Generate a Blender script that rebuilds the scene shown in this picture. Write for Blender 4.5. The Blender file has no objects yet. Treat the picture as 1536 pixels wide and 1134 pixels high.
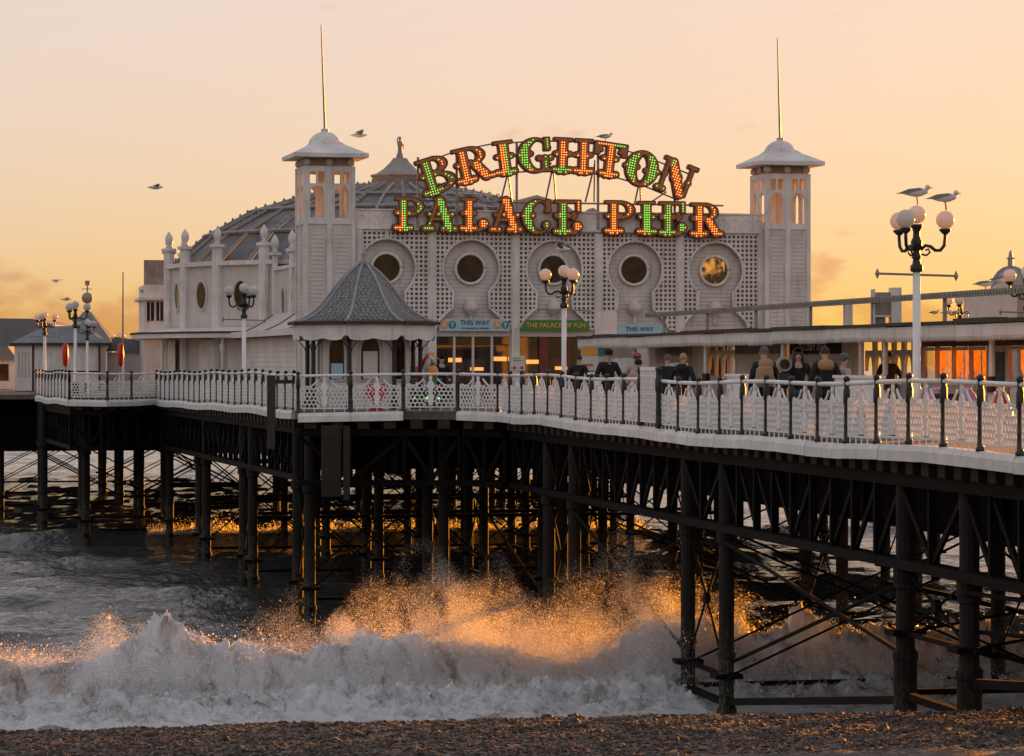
import bpy, bmesh, math, random
import numpy as np
from mathutils import Vector, Matrix
R = math.radians
random.seed(7); RNG = np.random.default_rng(11)
sc = bpy.context.scene
COL = sc.collection

# ------------------------------------------------------------------ camera
F = 4400.0; HZ = 547.0; EYE = 1.5          # focal length in photo pixels, horizon row, eye height above the kerb
cd = bpy.data.cameras.new('camera'); cam = bpy.data.objects.new('camera', cd); COL.objects.link(cam)
cam.location = (0, 0, EYE); cam.rotation_euler = (R(90), 0, 0)
cd.sensor_width = 36; cd.lens = 36*F/1536; cd.shift_y = -(567-HZ)/1536
cd.clip_start = 0.5; cd.clip_end = 40000
sc.camera = cam
# ------------------------------------------------------------------ sky and sun
SUN_AZ, SUN_EL = 28.0, 2.4                 # degrees right of the view axis, above the horizon
SKY_SAT, SKY_GAM, SKY_TINT = 1.95, .165, (2.20, 1.80, 1.72, 1)
w = bpy.data.worlds.new('World'); sc.world = w; w.use_nodes = True
nt = w.node_tree; nt.nodes.clear(); N = nt.nodes.new; L = nt.links.new
out = N('ShaderNodeOutputWorld'); bg = N('ShaderNodeBackground'); L(bg.outputs[0], out.inputs[0])
sky = N('ShaderNodeTexSky'); sky.sky_type = 'NISHITA'; sky.sun_disc = False
sky.sun_elevation = R(SUN_EL); sky.sun_rotation = R(SUN_AZ)
sky.air_density = 1.0; sky.dust_density = 1.6; sky.ozone_density = 2.0; sky.altitude = 5
tint = N('ShaderNodeMixRGB'); tint.blend_type = 'MULTIPLY'; tint.inputs[0].default_value = 1
hsv = N('ShaderNodeHueSaturation'); hsv.inputs['Saturation'].default_value = SKY_SAT
gam = N('ShaderNodeGamma'); gam.inputs[1].default_value = SKY_GAM; L(sky.outputs[0], gam.inputs[0]); L(gam.outputs[0], hsv.inputs['Color'])   # flattening curve put on the sky to give shaded sides more fill
L(hsv.outputs[0], tint.inputs[1]); tint.inputs[2].default_value = SKY_TINT
# low sunset cloud bank, the same all the way round
tc = N('ShaderNodeTexCoord'); sep = N('ShaderNodeSeparateXYZ'); L(tc.outputs['Generated'], sep.inputs[0])
mp = N('ShaderNodeMapping'); mp.inputs['Scale'].default_value = (1, 1, 2.2); mp.inputs['Location'].default_value = (.37, .12, .05); L(tc.outputs['Generated'], mp.inputs[0])
nz = N('ShaderNodeTexNoise'); nz.inputs['Scale'].default_value = 30; nz.inputs['Detail'].default_value = 7; nz.inputs['Roughness'].default_value = .52
L(mp.outputs[0], nz.inputs['Vector'])
band = N('ShaderNodeMapRange'); band.interpolation_type = 'SMOOTHSTEP'
band.inputs[1].default_value = .010; band.inputs[2].default_value = .050; band.inputs[3].default_value = .22; band.inputs[4].default_value = -.16
L(sep.outputs[2], band.inputs[0])
ad = N('ShaderNodeMath'); ad.operation = 'ADD'; L(nz.outputs[0], ad.inputs[0]); L(band.outputs[0], ad.inputs[1])
cm = N('ShaderNodeMapRange'); cm.interpolation_type = 'SMOOTHSTEP'
cm.inputs[1].default_value = .50; cm.inputs[2].default_value = .68; cm.inputs[3].default_value = 0; cm.inputs[4].default_value = .85
L(ad.outputs[0], cm.inputs[0])
cmul = N('ShaderNodeMixRGB'); cmul.blend_type = 'MULTIPLY'; L(cm.outputs[0], cmul.inputs[0])
L(tint.outputs[0], cmul.inputs[1]); cmul.inputs[2].default_value = (.80, .63, .64, 1)
L(cmul.outputs[0], bg.inputs[0]); bg.inputs[1].default_value = 0.12
sd = bpy.data.lights.new('sun', 'SUN'); sun = bpy.data.objects.new('sun', sd); COL.objects.link(sun)
sd.energy = 5.0; sd.angle = R(0.6); sd.color = (1.0, .33, .022)
_az, _el = R(SUN_AZ), R(SUN_EL)
sdir = Vector((math.sin(_az)*math.cos(_el), math.cos(_az)*math.cos(_el), math.sin(_el)))
sun.rotation_euler = sdir.to_track_quat('Z', 'Y').to_euler(); sun.location = sdir*300
sc.view_settings.view_transform = 'Standard'; sc.view_settings.look = 'None'
sc.view_settings.gamma = 1; sc.view_settings.exposure = 1.5
sc.cycles.max_bounces = 6; sc.cycles.transparent_max_bounces = 8; sc.cycles.caustics_reflective = False; sc.cycles.caustics_refractive = False
sc.cycles.sample_clamp_indirect = 6

# ------------------------------------------------------------------ materials
MATS = {}
def mat(name, col, rough=.6, metal=0, var=.25, vscale=2.0, bump=0, bscale=30, col2=None, streak=0, emit=None, estr=0, trans=0, spec=.5, planks=None, sub=0):
    m = bpy.data.materials.new(name); m.use_nodes = True; nt = m.node_tree; N = nt.nodes.new; L = nt.links.new
    b = nt.nodes['Principled BSDF']; b.inputs['Roughness'].default_value = rough; b.inputs['Metallic'].default_value = metal
    b.inputs['Specular IOR Level'].default_value = spec
    tc = N('ShaderNodeTexCoord')
    gp = N('ShaderNodeNewGeometry')
    n = N('ShaderNodeTexNoise'); n.inputs['Scale'].default_value = vscale; n.inputs['Detail'].default_value = 6; n.inputs['Roughness'].default_value = .6
    L(gp.outputs['Position'], n.inputs['Vector'])
    rp = N('ShaderNodeValToRGB'); c2 = col2 or tuple(c*(1-var) for c in col)
    rp.color_ramp.elements[0].position = .33; rp.color_ramp.elements[1].position = .66
    rp.color_ramp.elements[0].color = (*c2, 1); rp.color_ramp.elements[1].color = (*col, 1)
    L(n.outputs[0], rp.inputs[0]); last = rp.outputs[0]
    if streak:                                  # rain and rust streaks running down
        mpn = N('ShaderNodeMapping'); mpn.inputs['Scale'].default_value = (5, 5, .45); L(gp.outputs['Position'], mpn.inputs[0])
        n2 = N('ShaderNodeTexNoise'); n2.inputs['Scale'].default_value = 1.6; n2.inputs['Detail'].default_value = 5; L(mpn.outputs[0], n2.inputs['Vector'])
        r2 = N('ShaderNodeMapRange'); r2.inputs[1].default_value = .55; r2.inputs[2].default_value = .78; r2.inputs[4].default_value = streak; L(n2.outputs[0], r2.inputs[0])
        mx = N('ShaderNodeMixRGB'); L(r2.outputs[0], mx.inputs[0]); L(last, mx.inputs[1]); mx.inputs[2].default_value = (col[0]*.38, col[1]*.30, col[2]*.25, 1); last = mx.outputs[0]
    L(last, b.inputs['Base Color'])
    if bump:
        bn = N('ShaderNodeTexNoise'); bn.inputs['Scale'].default_value = bscale; bn.inputs['Detail'].default_value = 4; L(gp.outputs['Position'], bn.inputs['Vector'])
        bp = N('ShaderNodeBump'); bp.inputs['Strength'].default_value = bump; bp.inputs['Distance'].default_value = .02; L(bn.outputs[0], bp.inputs['Height']); L(bp.outputs[0], b.inputs['Normal'])
    if emit: b.inputs['Emission Color'].default_value = (*emit, 1); b.inputs['Emission Strength'].default_value = estr
    if trans: b.inputs['Transmission Weight'].default_value = trans
    if sub:
        t = N('ShaderNodeBsdfTranslucent'); L(last, t.inputs[0]); ms = N('ShaderNodeMixShader'); ms.inputs[0].default_value = sub
        o = nt.nodes['Material Output']; L(b.outputs[0], ms.inputs[1]); L(t.outputs[0], ms.inputs[2]); L(ms.outputs[0], o.inputs[0])
    MATS[name] = m; return m
mat('white', (.83, .775, .74), .55, var=.26, vscale=.8, streak=.62)
mat('white_board', (.70, .645, .61), .6, var=.24, vscale=1.1, streak=.5)
mat('cream', (.68, .61, .555), .6, var=.15, vscale=1.1, streak=.35)
mat('trellis_back', (.33, .265, .23), .8, var=.25)
mat('kerb_white', (.80, .78, .76), .6, var=.22, vscale=1.6, streak=.4, bump=.3, bscale=14)
mat('rail_white', (.86, .84, .82), .45, var=.12, vscale=3)
mat('iron_black', (.018, .017, .018), .45, var=.3, vscale=6, bump=.2)
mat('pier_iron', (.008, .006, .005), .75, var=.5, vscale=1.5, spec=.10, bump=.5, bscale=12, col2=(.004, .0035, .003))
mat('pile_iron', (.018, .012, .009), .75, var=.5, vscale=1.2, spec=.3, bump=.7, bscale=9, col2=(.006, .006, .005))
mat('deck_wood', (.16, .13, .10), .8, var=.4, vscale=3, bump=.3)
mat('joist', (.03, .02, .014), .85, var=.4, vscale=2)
mat('slate', (.27, .27, .27), .55, var=.45, vscale=9, col2=(.15, .13, .115))
mat('lead', (.34, .35, .36), .5, var=.3, vscale=3)
mat('dome_lead', (.19, .18, .185), .6, var=.45, vscale=1.1, col2=(.10, .085, .08), bump=.3, bscale=5)
mat('dome_rib', (.34, .31, .28), .6, var=.3, vscale=2)
mat('roof_grey', (.20, .20, .21), .7, var=.25, vscale=.8)
mat('roof_felt', (.055, .045, .040), .8, var=.35, vscale=2)
mat('rusty_sheet', (.38, .31, .28), .7, var=.35, vscale=1.5, streak=.7)
mat('glass_dark', (.055, .030, .014), .10, var=.5, vscale=2.2, spec=.25, col2=(.010, .007, .006))  # amber patches in the colour stand in for warm reflections
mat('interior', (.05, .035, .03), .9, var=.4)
mat('red_brown', (.20, .035, .02), .6, var=.3)
mat('sign_blue', (.40, .58, .68), .5, var=.08)
mat('sign_green', (.05, .22, .035), .5, var=.1)
mat('sign_gold', (.80, .45, .08), .5, var=.1)
mat('sign_navy', (.03, .07, .14), .5, var=.1)
mat('sign_orange', (.85, .30, .05), .5, var=.1)
mat('sign_teal', (.03, .24, .18), .5, var=.1)
mat('paper', (.70, .66, .60), .8, var=.12, vscale=9)
mat('letter_body', (.13, .026, .012), .5, var=.35, vscale=4)
mat('letter_face', (.50, .18, .045), .5, var=.3, vscale=5)
mat('bulb_orange', (.9, .4, .1), .3, emit=(1.0, .20, .025), estr=2.6)
mat('bulb_green', (.3, .9, .3), .3, emit=(.10, 1.0, .10), estr=1.0)
mat('steel', (.36, .33, .30), .5, .3, var=.3, vscale=5)
mat('globe', (.80, .78, .76), .25, var=.05, sub=.45)
mat('red', (.55, .025, .015), .4, var=.15)
mat('gold', (.70, .36, .06), .4, var=.2)
mat('teal_light', (.1, .5, .5), .4, emit=(.1, .9, .8), estr=.9)
mat('warm_light', (.9, .6, .3), .4, emit=(1.0, .40, .10), estr=.7)
mat('red_light', (.9, .2, .1), .4, emit=(1.0, .12, .04), estr=.7)
mat('gull_grey', (.22, .21, .21), .8, var=.2, vscale=20)
mat('gull_white', (.70, .68, .66), .8, var=.1, vscale=20)
mat('curtain', (.90, .42, .08), .7, var=.6, vscale=9, sub=.85)
mat('skin', (.55, .33, .24), .5, var=.1)
mat('cloth_black', (.014, .014, .017), .9, var=.3, vscale=14)
mat('cloth_tan', (.42, .25, .13), .9, var=.2, vscale=10)
mat('cloth_beige', (.50, .38, .31), .9, var=.2, vscale=10)
mat('cloth_blue', (.06, .11, .20), .9, var=.3, vscale=10)
mat('cloth_rust', (.33, .10, .06), .9, var=.3, vscale=20)
mat('hair_dark', (.025, .015, .010), .6, var=.4, vscale=40)
mat('hair_grey', (.12, .11, .105), .7, var=.3, vscale=40)
mat('hair_blond', (.45, .27, .10), .6, var=.3, vscale=40)
mat('pink_cloth', (.50, .28, .45), .8, var=.2)
mat('green_paint', (.05, .28, .08), .5, var=.2)

def tide_band(m):
    nt = m.node_tree; N = nt.nodes.new; L = nt.links.new; b = nt.nodes['Principled BSDF']; src = b.inputs['Base Color'].links[0].from_socket
    gp = N('ShaderNodeNewGeometry'); sx = N('ShaderNodeSeparateXYZ'); L(gp.outputs['Position'], sx.inputs[0]); n = N('ShaderNodeTexNoise'); n.inputs['Scale'].default_value = 5; n.inputs['Detail'].default_value = 6; L(gp.outputs['Position'], n.inputs['Vector'])
    a = N('ShaderNodeMath'); a.operation = 'MULTIPLY_ADD'; a.inputs[1].default_value = 2.2; L(n.outputs[0], a.inputs[0]); L(sx.outputs[2], a.inputs[2])
    r = N('ShaderNodeMapRange'); r.inputs[1].default_value = -3.3; r.inputs[2].default_value = -4.3; L(a.outputs[0], r.inputs[0])
    n2 = N('ShaderNodeTexNoise'); n2.inputs['Scale'].default_value = 16; n2.inputs['Detail'].default_value = 4; L(gp.outputs['Position'], n2.inputs['Vector'])
    c = N('ShaderNodeValToRGB'); c.color_ramp.elements[0].position = .45; c.color_ramp.elements[0].color = (.012, .013, .007, 1); c.color_ramp.elements[1].position = .62; c.color_ramp.elements[1].color = (.085, .075, .058, 1); L(n2.outputs[0], c.inputs[0])
    x = N('ShaderNodeMixRGB'); L(r.outputs[0], x.inputs[0]); L(src, x.inputs[1]); L(c.outputs[0], x.inputs[2]); L(x.outputs[0], b.inputs['Base Color'])
tide_band(MATS['pile_iron'])                       # weed and barnacles below the high-water mark
def clear_glass():
    m = bpy.data.materials.new('glass_clear'); m.use_nodes = True; nt = m.node_tree; N = nt.nodes.new; L = nt.links.new; nt.nodes.remove(nt.nodes['Principled BSDF'])
    g = N('ShaderNodeBsdfGlossy'); g.inputs['Roughness'].default_value = .03; t = N('ShaderNodeBsdfTransparent'); t.inputs[0].default_value = (.85, .83, .80, 1); lw = N('ShaderNodeLayerWeight'); lw.inputs[0].default_value = .5; pw = N('ShaderNodeMath'); pw.operation = 'POWER'; pw.inputs[1].default_value = 5; L(lw.outputs['Facing'], pw.inputs[0]); f = N('ShaderNodeMath'); f.operation = 'MULTIPLY_ADD'; f.inputs[1].default_value = .8; f.inputs[2].default_value = .05; L(pw.outputs[0], f.inputs[0])
    x = N('ShaderNodeMixShader'); L(f.outputs[0], x.inputs[0]); L(t.outputs[0], x.inputs[1]); L(g.outputs[0], x.inputs[2]); L(x.outputs[0], nt.nodes['Material Output'].inputs[0]); MATS['glass_clear'] = m
clear_glass()
m = MATS['glass_clear'].copy(); m.name = 'glass_amber'; MATS['glass_amber'] = m
for nd in m.node_tree.nodes:
    if nd.type == 'BSDF_TRANSPARENT':
        nq = m.node_tree.nodes.new('ShaderNodeTexNoise'); nq.inputs['Scale'].default_value = 2.4; rq = m.node_tree.nodes.new('ShaderNodeValToRGB'); gq = m.node_tree.nodes.new('ShaderNodeNewGeometry')
        rq.color_ramp.elements[0].position = .42; rq.color_ramp.elements[0].color = (.03, .018, .008, 1); rq.color_ramp.elements[1].position = .62; rq.color_ramp.elements[1].color = (.75, .50, .20, 1)
        m.node_tree.links.new(gq.outputs['Position'], nq.inputs['Vector']); m.node_tree.links.new(nq.outputs[0], rq.inputs[0]); m.node_tree.links.new(rq.outputs[0], nd.inputs[0])   # amber and dark patches paint the sunset glint into the glass
# ------------------------------------------------------------------ mesh helpers
class MB:
    def __init__(s): s.v = []; s.f = []
    def add(s, vs, fs):
        n = len(s.v); s.v += [tuple(p) for p in vs]; s.f += [tuple(i+n for i in f) for f in fs]; return s
    def box(s, x0, x1, y0, y1, z0, z1):
        return s.add([(x0,y0,z0),(x1,y0,z0),(x1,y1,z0),(x0,y1,z0),(x0,y0,z1),(x1,y0,z1),(x1,y1,z1),(x0,y1,z1)],
                     [(0,3,2,1),(4,5,6,7),(0,1,5,4),(1,2,6,5),(2,3,7,6),(3,0,4,7)])
    def bar(s, a, b, w, h=None, up=(0,0,1), w2=None):
        """box beam from a to b, w wide, h high"""
        h = h or w; a = Vector(a); b = Vector(b); d = (b-a).normalized(); u = Vector(up)
        if abs(d.dot(u)) > .98: u = Vector((0,1,0))
        sx = d.cross(u).normalized(); u = sx.cross(d).normalized()
        vs = []
        for p, k in ((a, 1), (b, (w2 or w)/w)):
            for i, j in ((-1,-1),(1,-1),(1,1),(-1,1)): vs.append(p + sx*i*w/2*k + u*j*h/2*k)
        return s.add(vs, [(0,1,2,3),(7,6,5,4),(0,4,5,1),(1,5,6,2),(2,6,7,3),(3,7,4,0)])
    def cyl(s, a, b, r0, r1=None, n=10, caps=True):
        r1 = r0 if r1 is None else r1; a = Vector(a); b = Vector(b); d = (b-a).normalized()
        u = d.orthogonal().normalized(); w_ = d.cross(u)
        vs = []
        for p, r in ((a, r0), (b, r1)):
            for i in range(n):
                t = 2*math.pi*i/n; vs.append(p + u*math.cos(t)*r + w_*math.sin(t)*r)
        fs = [(i, (i+1) % n, n+(i+1) % n, n+i) for i in range(n)]
        if caps: fs += [tuple(range(n-1, -1, -1)), tuple(range(n, 2*n))]
        return s.add(vs, fs)
    def lathe(s, prof, c=(0,0,0), n=12, rot=0, sx=1, sy=1):
        """prof: list of (r,z); revolve about the vertical through c"""
        vs = []; fs = []
        for r, z in prof:
            for i in range(n):
                t = 2*math.pi*i/n + rot; vs.append((c[0]+max(r,1e-4)*math.cos(t)*sx, c[1]+max(r,1e-4)*math.sin(t)*sy, c[2]+z))
        for k in range(len(prof)-1):
            for i in range(n):
                fs.append((k*n+i, k*n+(i+1) % n, (k+1)*n+(i+1) % n, (k+1)*n+i))
        fs += [tuple(range(n-1, -1, -1)), tuple(range((len(prof)-1)*n, len(prof)*n))]
        return s.add(vs, fs)
    def tube(s, pts, r, n=6, r1=None):
        pts = [Vector(p) for p in pts]; m = len(pts); vs = []; fs = []
        d0 = (pts[1]-pts[0]).normalized(); u = d0.orthogonal().normalized()
        for k, p in enumerate(pts):
            d = (pts[min(k+1, m-1)]-pts[max(k-1, 0)]).normalized()
            u = (u - d*u.dot(d)); u = u.normalized() if u.length > 1e-6 else d.orthogonal().normalized()
            q = d.cross(u); rr = r if r1 is None else r + (r1-r)*k/(m-1)
            for i in range(n):
                t = 2*math.pi*i/n; vs.append(p + u*math.cos(t)*rr + q*math.sin(t)*rr)
        for k in range(m-1):
            for i in range(n): fs.append((k*n+i, k*n+(i+1) % n, (k+1)*n+(i+1) % n, (k+1)*n+i))
        fs += [tuple(range(n-1, -1, -1)), tuple(range((m-1)*n, m*n))]
        return s.add(vs, fs)
    def prism(s, poly, y0, y1):
        """2d polygon (x,z) pushed along y"""
        n = len(poly); vs = [(x, y0, z) for x, z in poly] + [(x, y1, z) for x, z in poly]
        fs = [tuple(range(n)), tuple(range(2*n-1, n-1, -1))] + [(i, n+i, n+(i+1) % n, (i+1) % n) for i in range(n)]
        return s.add(vs, fs)
    def slab(s, poly, z0, z1):
        n = len(poly); vs = [(x, y, z0) for x, y in poly] + [(x, y, z1) for x, y in poly]
        fs = [tuple(range(n-1, -1, -1)), tuple(range(n, 2*n))] + [(i, (i+1) % n, n+(i+1) % n, n+i) for i in range(n)]
        return s.add(vs, fs)
    def ball(s, c, r, n=12, m=8, sz=1):
        return s.lathe([(r*math.sin(math.pi*k/m), -r*sz*math.cos(math.pi*k/m)) for k in range(m+1)], c, n)
    def mesh(s, name, smooth=False):
        me = bpy.data.meshes.new(name); me.from_pydata(s.v, [], s.f)
        bm = bmesh.new(); bm.from_mesh(me); bmesh.ops.recalc_face_normals(bm, faces=bm.faces); bm.to_mesh(me); bm.free()
        if smooth: me.polygons.foreach_set('use_smooth', [True]*len(me.polygons))
        return me
def link(o, parent=None):
    COL.objects.link(o); o.parent = parent; return o
def obj(name, mb, m, parent=None, smooth=False, loc=(0,0,0), rz=0, label=None):
    me = mb.mesh(name, smooth) if isinstance(mb, MB) else mb
    if m and not me.materials: me.materials.append(MATS[m])
    o = bpy.data.objects.new(name, me); link(o, parent); o.location = loc; o.rotation_euler = (0, 0, rz)
    if label: o['label'] = label
    return o
def tag(o, label=None, cat=None, group=None, kind=None):
    for k, v in (('label', label), ('category', cat), ('group', group), ('kind', kind)):
        if v: o[k] = v
    return o
def thing(name, label, cat, loc=(0,0,0), rz=0, group=None):
    o = bpy.data.objects.new(name, None); o.empty_display_size = .3; link(o); o.location = loc; o.rotation_euler = (0,0,rz)
    return tag(o, label, cat, group)
def dup(o, parent=None, loc=None, rz=None, label=None):
    c = o.copy(); link(c, parent)
    if loc is not None: c.location = loc
    if rz is not None: c.rotation_euler = (0,0,rz)
    if label: c['label'] = label
    for ch in [q for q in o.children]: dup(ch, c)
    return c
def text_mesh(s, size, depth=.01, extra=0.0):
    cu = bpy.data.curves.new('lettering', 'FONT'); cu.body = s; cu.size = size; cu.extrude = depth; cu.align_x = 'CENTER'; cu.align_y = 'CENTER'; cu.offset = extra
    cu.resolution_u = 3
    o = bpy.data.objects.new('lettering', cu); COL.objects.link(o)
    dg = bpy.context.evaluated_depsgraph_get(); me = bpy.data.meshes.new_from_object(o.evaluated_get(dg))
    bpy.data.objects.remove(o); me.name = 'lettering'; return me
def text(s, size, m, parent, loc, rz=0, extra=0.0, sx=1.0):
    me = text_mesh(s, size, .008, extra); me.materials.clear(); me.materials.append(MATS[m])
    o = bpy.data.objects.new('lettering', me); link(o, parent); o.location = loc; o.rotation_euler = (R(90), 0, rz); o.scale = (sx, 1, 1); return o

# ------------------------------------------------------------------ frames: world = (right, away, up), deck kerb top at z 0
PA = R(11.5); SA, CA = math.sin(PA), math.cos(PA)
def W(x, D, y=None):
    """photo column and distance -> world; with a row also the height"""
    X = (x-768)/F*D
    return (X, D) if y is None else (X, D, EYE+(HZ-y)/F*D)
def zat(y, D): return EYE+(HZ-y)/F*D
def pier(v, u, z=None):
    """pier frame (v across to the right, u out to sea) -> world"""
    X, Y = v*CA-u*SA, v*SA+u*CA
    return (X, Y) if z is None else (X, Y, z)
def on_v(x, v):
    """distance at which photo column x meets the line v = const of the pier"""
    return v/(SA+(x-768)/F*CA)
# ================================================================== ground and sea
SEA = -6.6
def shore_s(X, Y): return -SA*X+CA*Y
def fbm(x, y, octs, seed, lac=2.0, gain=.5):
    """value-noise fbm on numpy arrays"""
    r = np.random.default_rng(seed); out = np.zeros_like(x); a = 1; tot = 0
    for o in range(octs):
        T = r.random((257, 257)); T[256] = T[0]; T[:, 256] = T[:, 0]
        ang = r.random()*6.28; xx = (x*np.cos(ang)-y*np.sin(ang)+r.random()*100) % 256; yy = (x*np.sin(ang)+y*np.cos(ang)+r.random()*100) % 256
        i = np.floor(xx).astype(int); j = np.floor(yy).astype(int); fx = xx-i; fy = yy-j; i %= 256; j %= 256
        fx = fx*fx*(3-2*fx); fy = fy*fy*(3-2*fy)
        out += a*((T[i,j]*(1-fx)+T[i+1,j]*fx)*(1-fy)+(T[i,j+1]*(1-fx)+T[i+1,j+1]*fx)*fy-.5); tot += a
        a *= gain; x = x*lac; y = y*lac
    return out/tot*2
def grid_mesh(name, V, nu, nv, extra_v=None, extra_f=None, smooth=True):
    me = bpy.data.meshes.new(name); n = nu*nv
    idx = np.arange(n).reshape(nu, nv)
    q = np.stack([idx[:-1,:-1], idx[1:,:-1], idx[1:,1:], idx[:-1,1:]], -1).reshape(-1, 4)
    if extra_v is not None: V = np.concatenate([V, extra_v]); q = np.concatenate([q, extra_f])
    me.vertices.add(len(V)); me.vertices.foreach_set('co', V.astype(np.float32).ravel())
    me.loops.add(q.size); me.loops.foreach_set('vertex_index', q.astype(np.int32).ravel())
    me.polygons.add(len(q)); me.polygons.foreach_set('loop_start', np.arange(0, q.size, 4, dtype=np.int32)); me.polygons.foreach_set('loop_total', np.full(len(q), 4, dtype=np.int32))
    if smooth: me.polygons.foreach_set('use_smooth', np.ones(len(q), dtype=bool))
    me.update(calc_edges=True); me.validate(); return me
def pier_np(v, u): return v*CA-u*SA, v*SA+u*CA
def ring(vs, us, z):
    """quads from a rectangular patch out to the far distance"""
    v0, v1, u0, u1 = vs[0], vs[-1], us[0], us[-1]; B = 15000
    P = [(-B,u0),(v0,u0),(v1,u0),(B,u0),(-B,u1),(v0,u1),(v1,u1),(B,u1),(-B,B),(v0,B),(v1,B),(B,B)]
    X, Y = pier_np(np.array([p[0] for p in P], float), np.array([p[1] for p in P], float))
    return np.stack([X, Y, np.full(12, z)], -1), np.array([(0,1,5,4),(2,3,7,6),(4,5,9,8),(5,6,10,9),(6,7,11,10)])
# ---- shingle beach: slopes from the camera to a low crest, then drops under the sea
def beach_z(s):
    return np.interp(s, [-30, 0, 40, 46.5, 48.5, 56, 62, 90, 400, 16000], [.2, -.1, -3.84, -4.36, -4.52, -6.0, -6.9, -9, -12, -14])
us = np.concatenate([[-30, -10, 0, 15, 28], np.arange(34, 52, .085), np.arange(52, 64, .6), [70, 90, 200, 400, 3000, 15000]])
vs = np.concatenate([[-15000, -2000, -300, -80, -30], np.arange(-8, 26, .10), [32, 50, 90, 300, 2000, 15000]])
VV, UU = np.meshgrid(vs, us, indexing='ij')
Z = beach_z(UU) + .07*fbm(VV*.25, UU*.25, 3, 3) + np.where((UU > 33) & (UU < 60), .05*fbm(VV*2.2, UU*2.2, 3, 4)+.045*np.abs(fbm(VV*9, UU*9, 2, 5)), 0)
X, Y = pier_np(VV, UU)
beach = bpy.data.objects.new('beach', grid_mesh('beach', np.stack([X, Y, Z], -1).reshape(-1, 3), len(vs), len(us))); link(beach); tag(beach, kind='structure')
m = mat('shingle', (.13, .085, .06), .75, var=.5, vscale=6); nt = m.node_tree; N = nt.nodes.new; L = nt.links.new; b = nt.nodes['Principled BSDF']
gp = N('ShaderNodeNewGeometry'); vo = N('ShaderNodeTexVoronoi'); vo.inputs['Scale'].default_value = 17; L(gp.outputs['Position'], vo.inputs['Vector'])
hs = N('ShaderNodeValToRGB'); e = hs.color_ramp.elements; e[0].color = (.025, .018, .014, 1); e[1].color = (.22, .17, .14, 1); e.new(.45).color = (.062, .042, .031, 1); e.new(.8).color = (.10, .065, .045, 1)
sp = N('ShaderNodeSeparateColor'); L(vo.outputs['Color'], sp.inputs[0]); L(sp.outputs[0], hs.inputs[0]); L(hs.outputs[0], b.inputs['Base Color'])
bp = N('ShaderNodeBump'); bp.inputs['Strength'].default_value = 1; bp.inputs['Distance'].default_value = .05; bp.invert = True
L(vo.outputs['Distance'], bp.inputs['Height']); L(bp.outputs[0], b.inputs['Normal']); beach.data.materials.append(m)
# loose pebbles standing proud of the sheet
def scatter_mesh(name, P, S, base_v, base_f, rot=True):
    """many copies of a tiny solid in one mesh"""
    n = len(P); bv = np.array(base_v, float); bf = np.array(base_f, int); k = len(bv)
    V = np.repeat(bv[None], n, 0)
    if rot:
        q = RNG.normal(size=(n, 4)); q /= np.linalg.norm(q, axis=1)[:, None]; a, b_, c, d = q.T
        M = np.stack([np.stack([1-2*(c*c+d*d), 2*(b_*c-a*d), 2*(b_*d+a*c)], -1), np.stack([2*(b_*c+a*d), 1-2*(b_*b_+d*d), 2*(c*d-a*b_)], -1), np.stack([2*(b_*d-a*c), 2*(c*d+a*b_), 1-2*(b_*b_+c*c)], -1)], 1)
        V = np.einsum('nij,nkj->nki', M, V)
    V = V*np.asarray(S)[:, None, None] if np.ndim(S) == 1 else V*np.asarray(S)[:, None, :]
    V = (V+P[:, None, :]).reshape(-1, 3); Fc = (bf[None]+(np.arange(n)*k)[:, None, None]).reshape(-1)
    me = bpy.data.meshes.new(name); nf = n*len(bf); w_ = bf.shape[1]
    me.vertices.add(len(V)); me.vertices.foreach_set('co', V.astype(np.float32).ravel())
    me.loops.add(len(Fc)); me.loops.foreach_set('vertex_index', Fc.astype(np.int32))
    me.polygons.add(nf); me.polygons.foreach_set('loop_start', np.arange(0, nf*w_, w_, dtype=np.int32)); me.polygons.foreach_set('loop_total', np.full(nf, w_, dtype=np.int32))
    me.update(calc_edges=True); return me
OCT_V = [(1,0,0),(-1,0,0),(0,1,0),(0,-1,0),(0,0,1),(0,0,-1)]; OCT_F = [(0,2,4),(2,1,4),(1,3,4),(3,0,4),(2,0,5),(1,2,5),(3,1,5),(0,3,5)]
FLK_V = [(1,0,0),(-.5,.87,0),(-.5,-.87,0)]; FLK_F = [(0,1,2)]
n = 30000; u = RNG.uniform(36, 50, n); v = RNG.uniform(-6, 22, n); X, Y = pier_np(v, u)
z = beach_z(u)+.07*fbm(v*.25, u*.25, 3, 3)+.05*fbm(v*2.2, u*2.2, 3, 4)+.02
sz = RNG.gamma(3.0, .008, n)+.010; sz = np.where(RNG.random(n) < .02, sz*2.6, sz)
me = scatter_mesh('beach_pebbles', np.stack([X, Y, z], -1), np.stack([sz, sz*RNG.uniform(.6, 1, n), sz*.6], -1), OCT_V, OCT_F)
me.materials.append(m); peb = bpy.data.objects.new('beach_pebbles', me); link(peb); tag(peb, 'brown and grey shingle pebbles covering the beach', 'shingle', kind='stuff')
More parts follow.
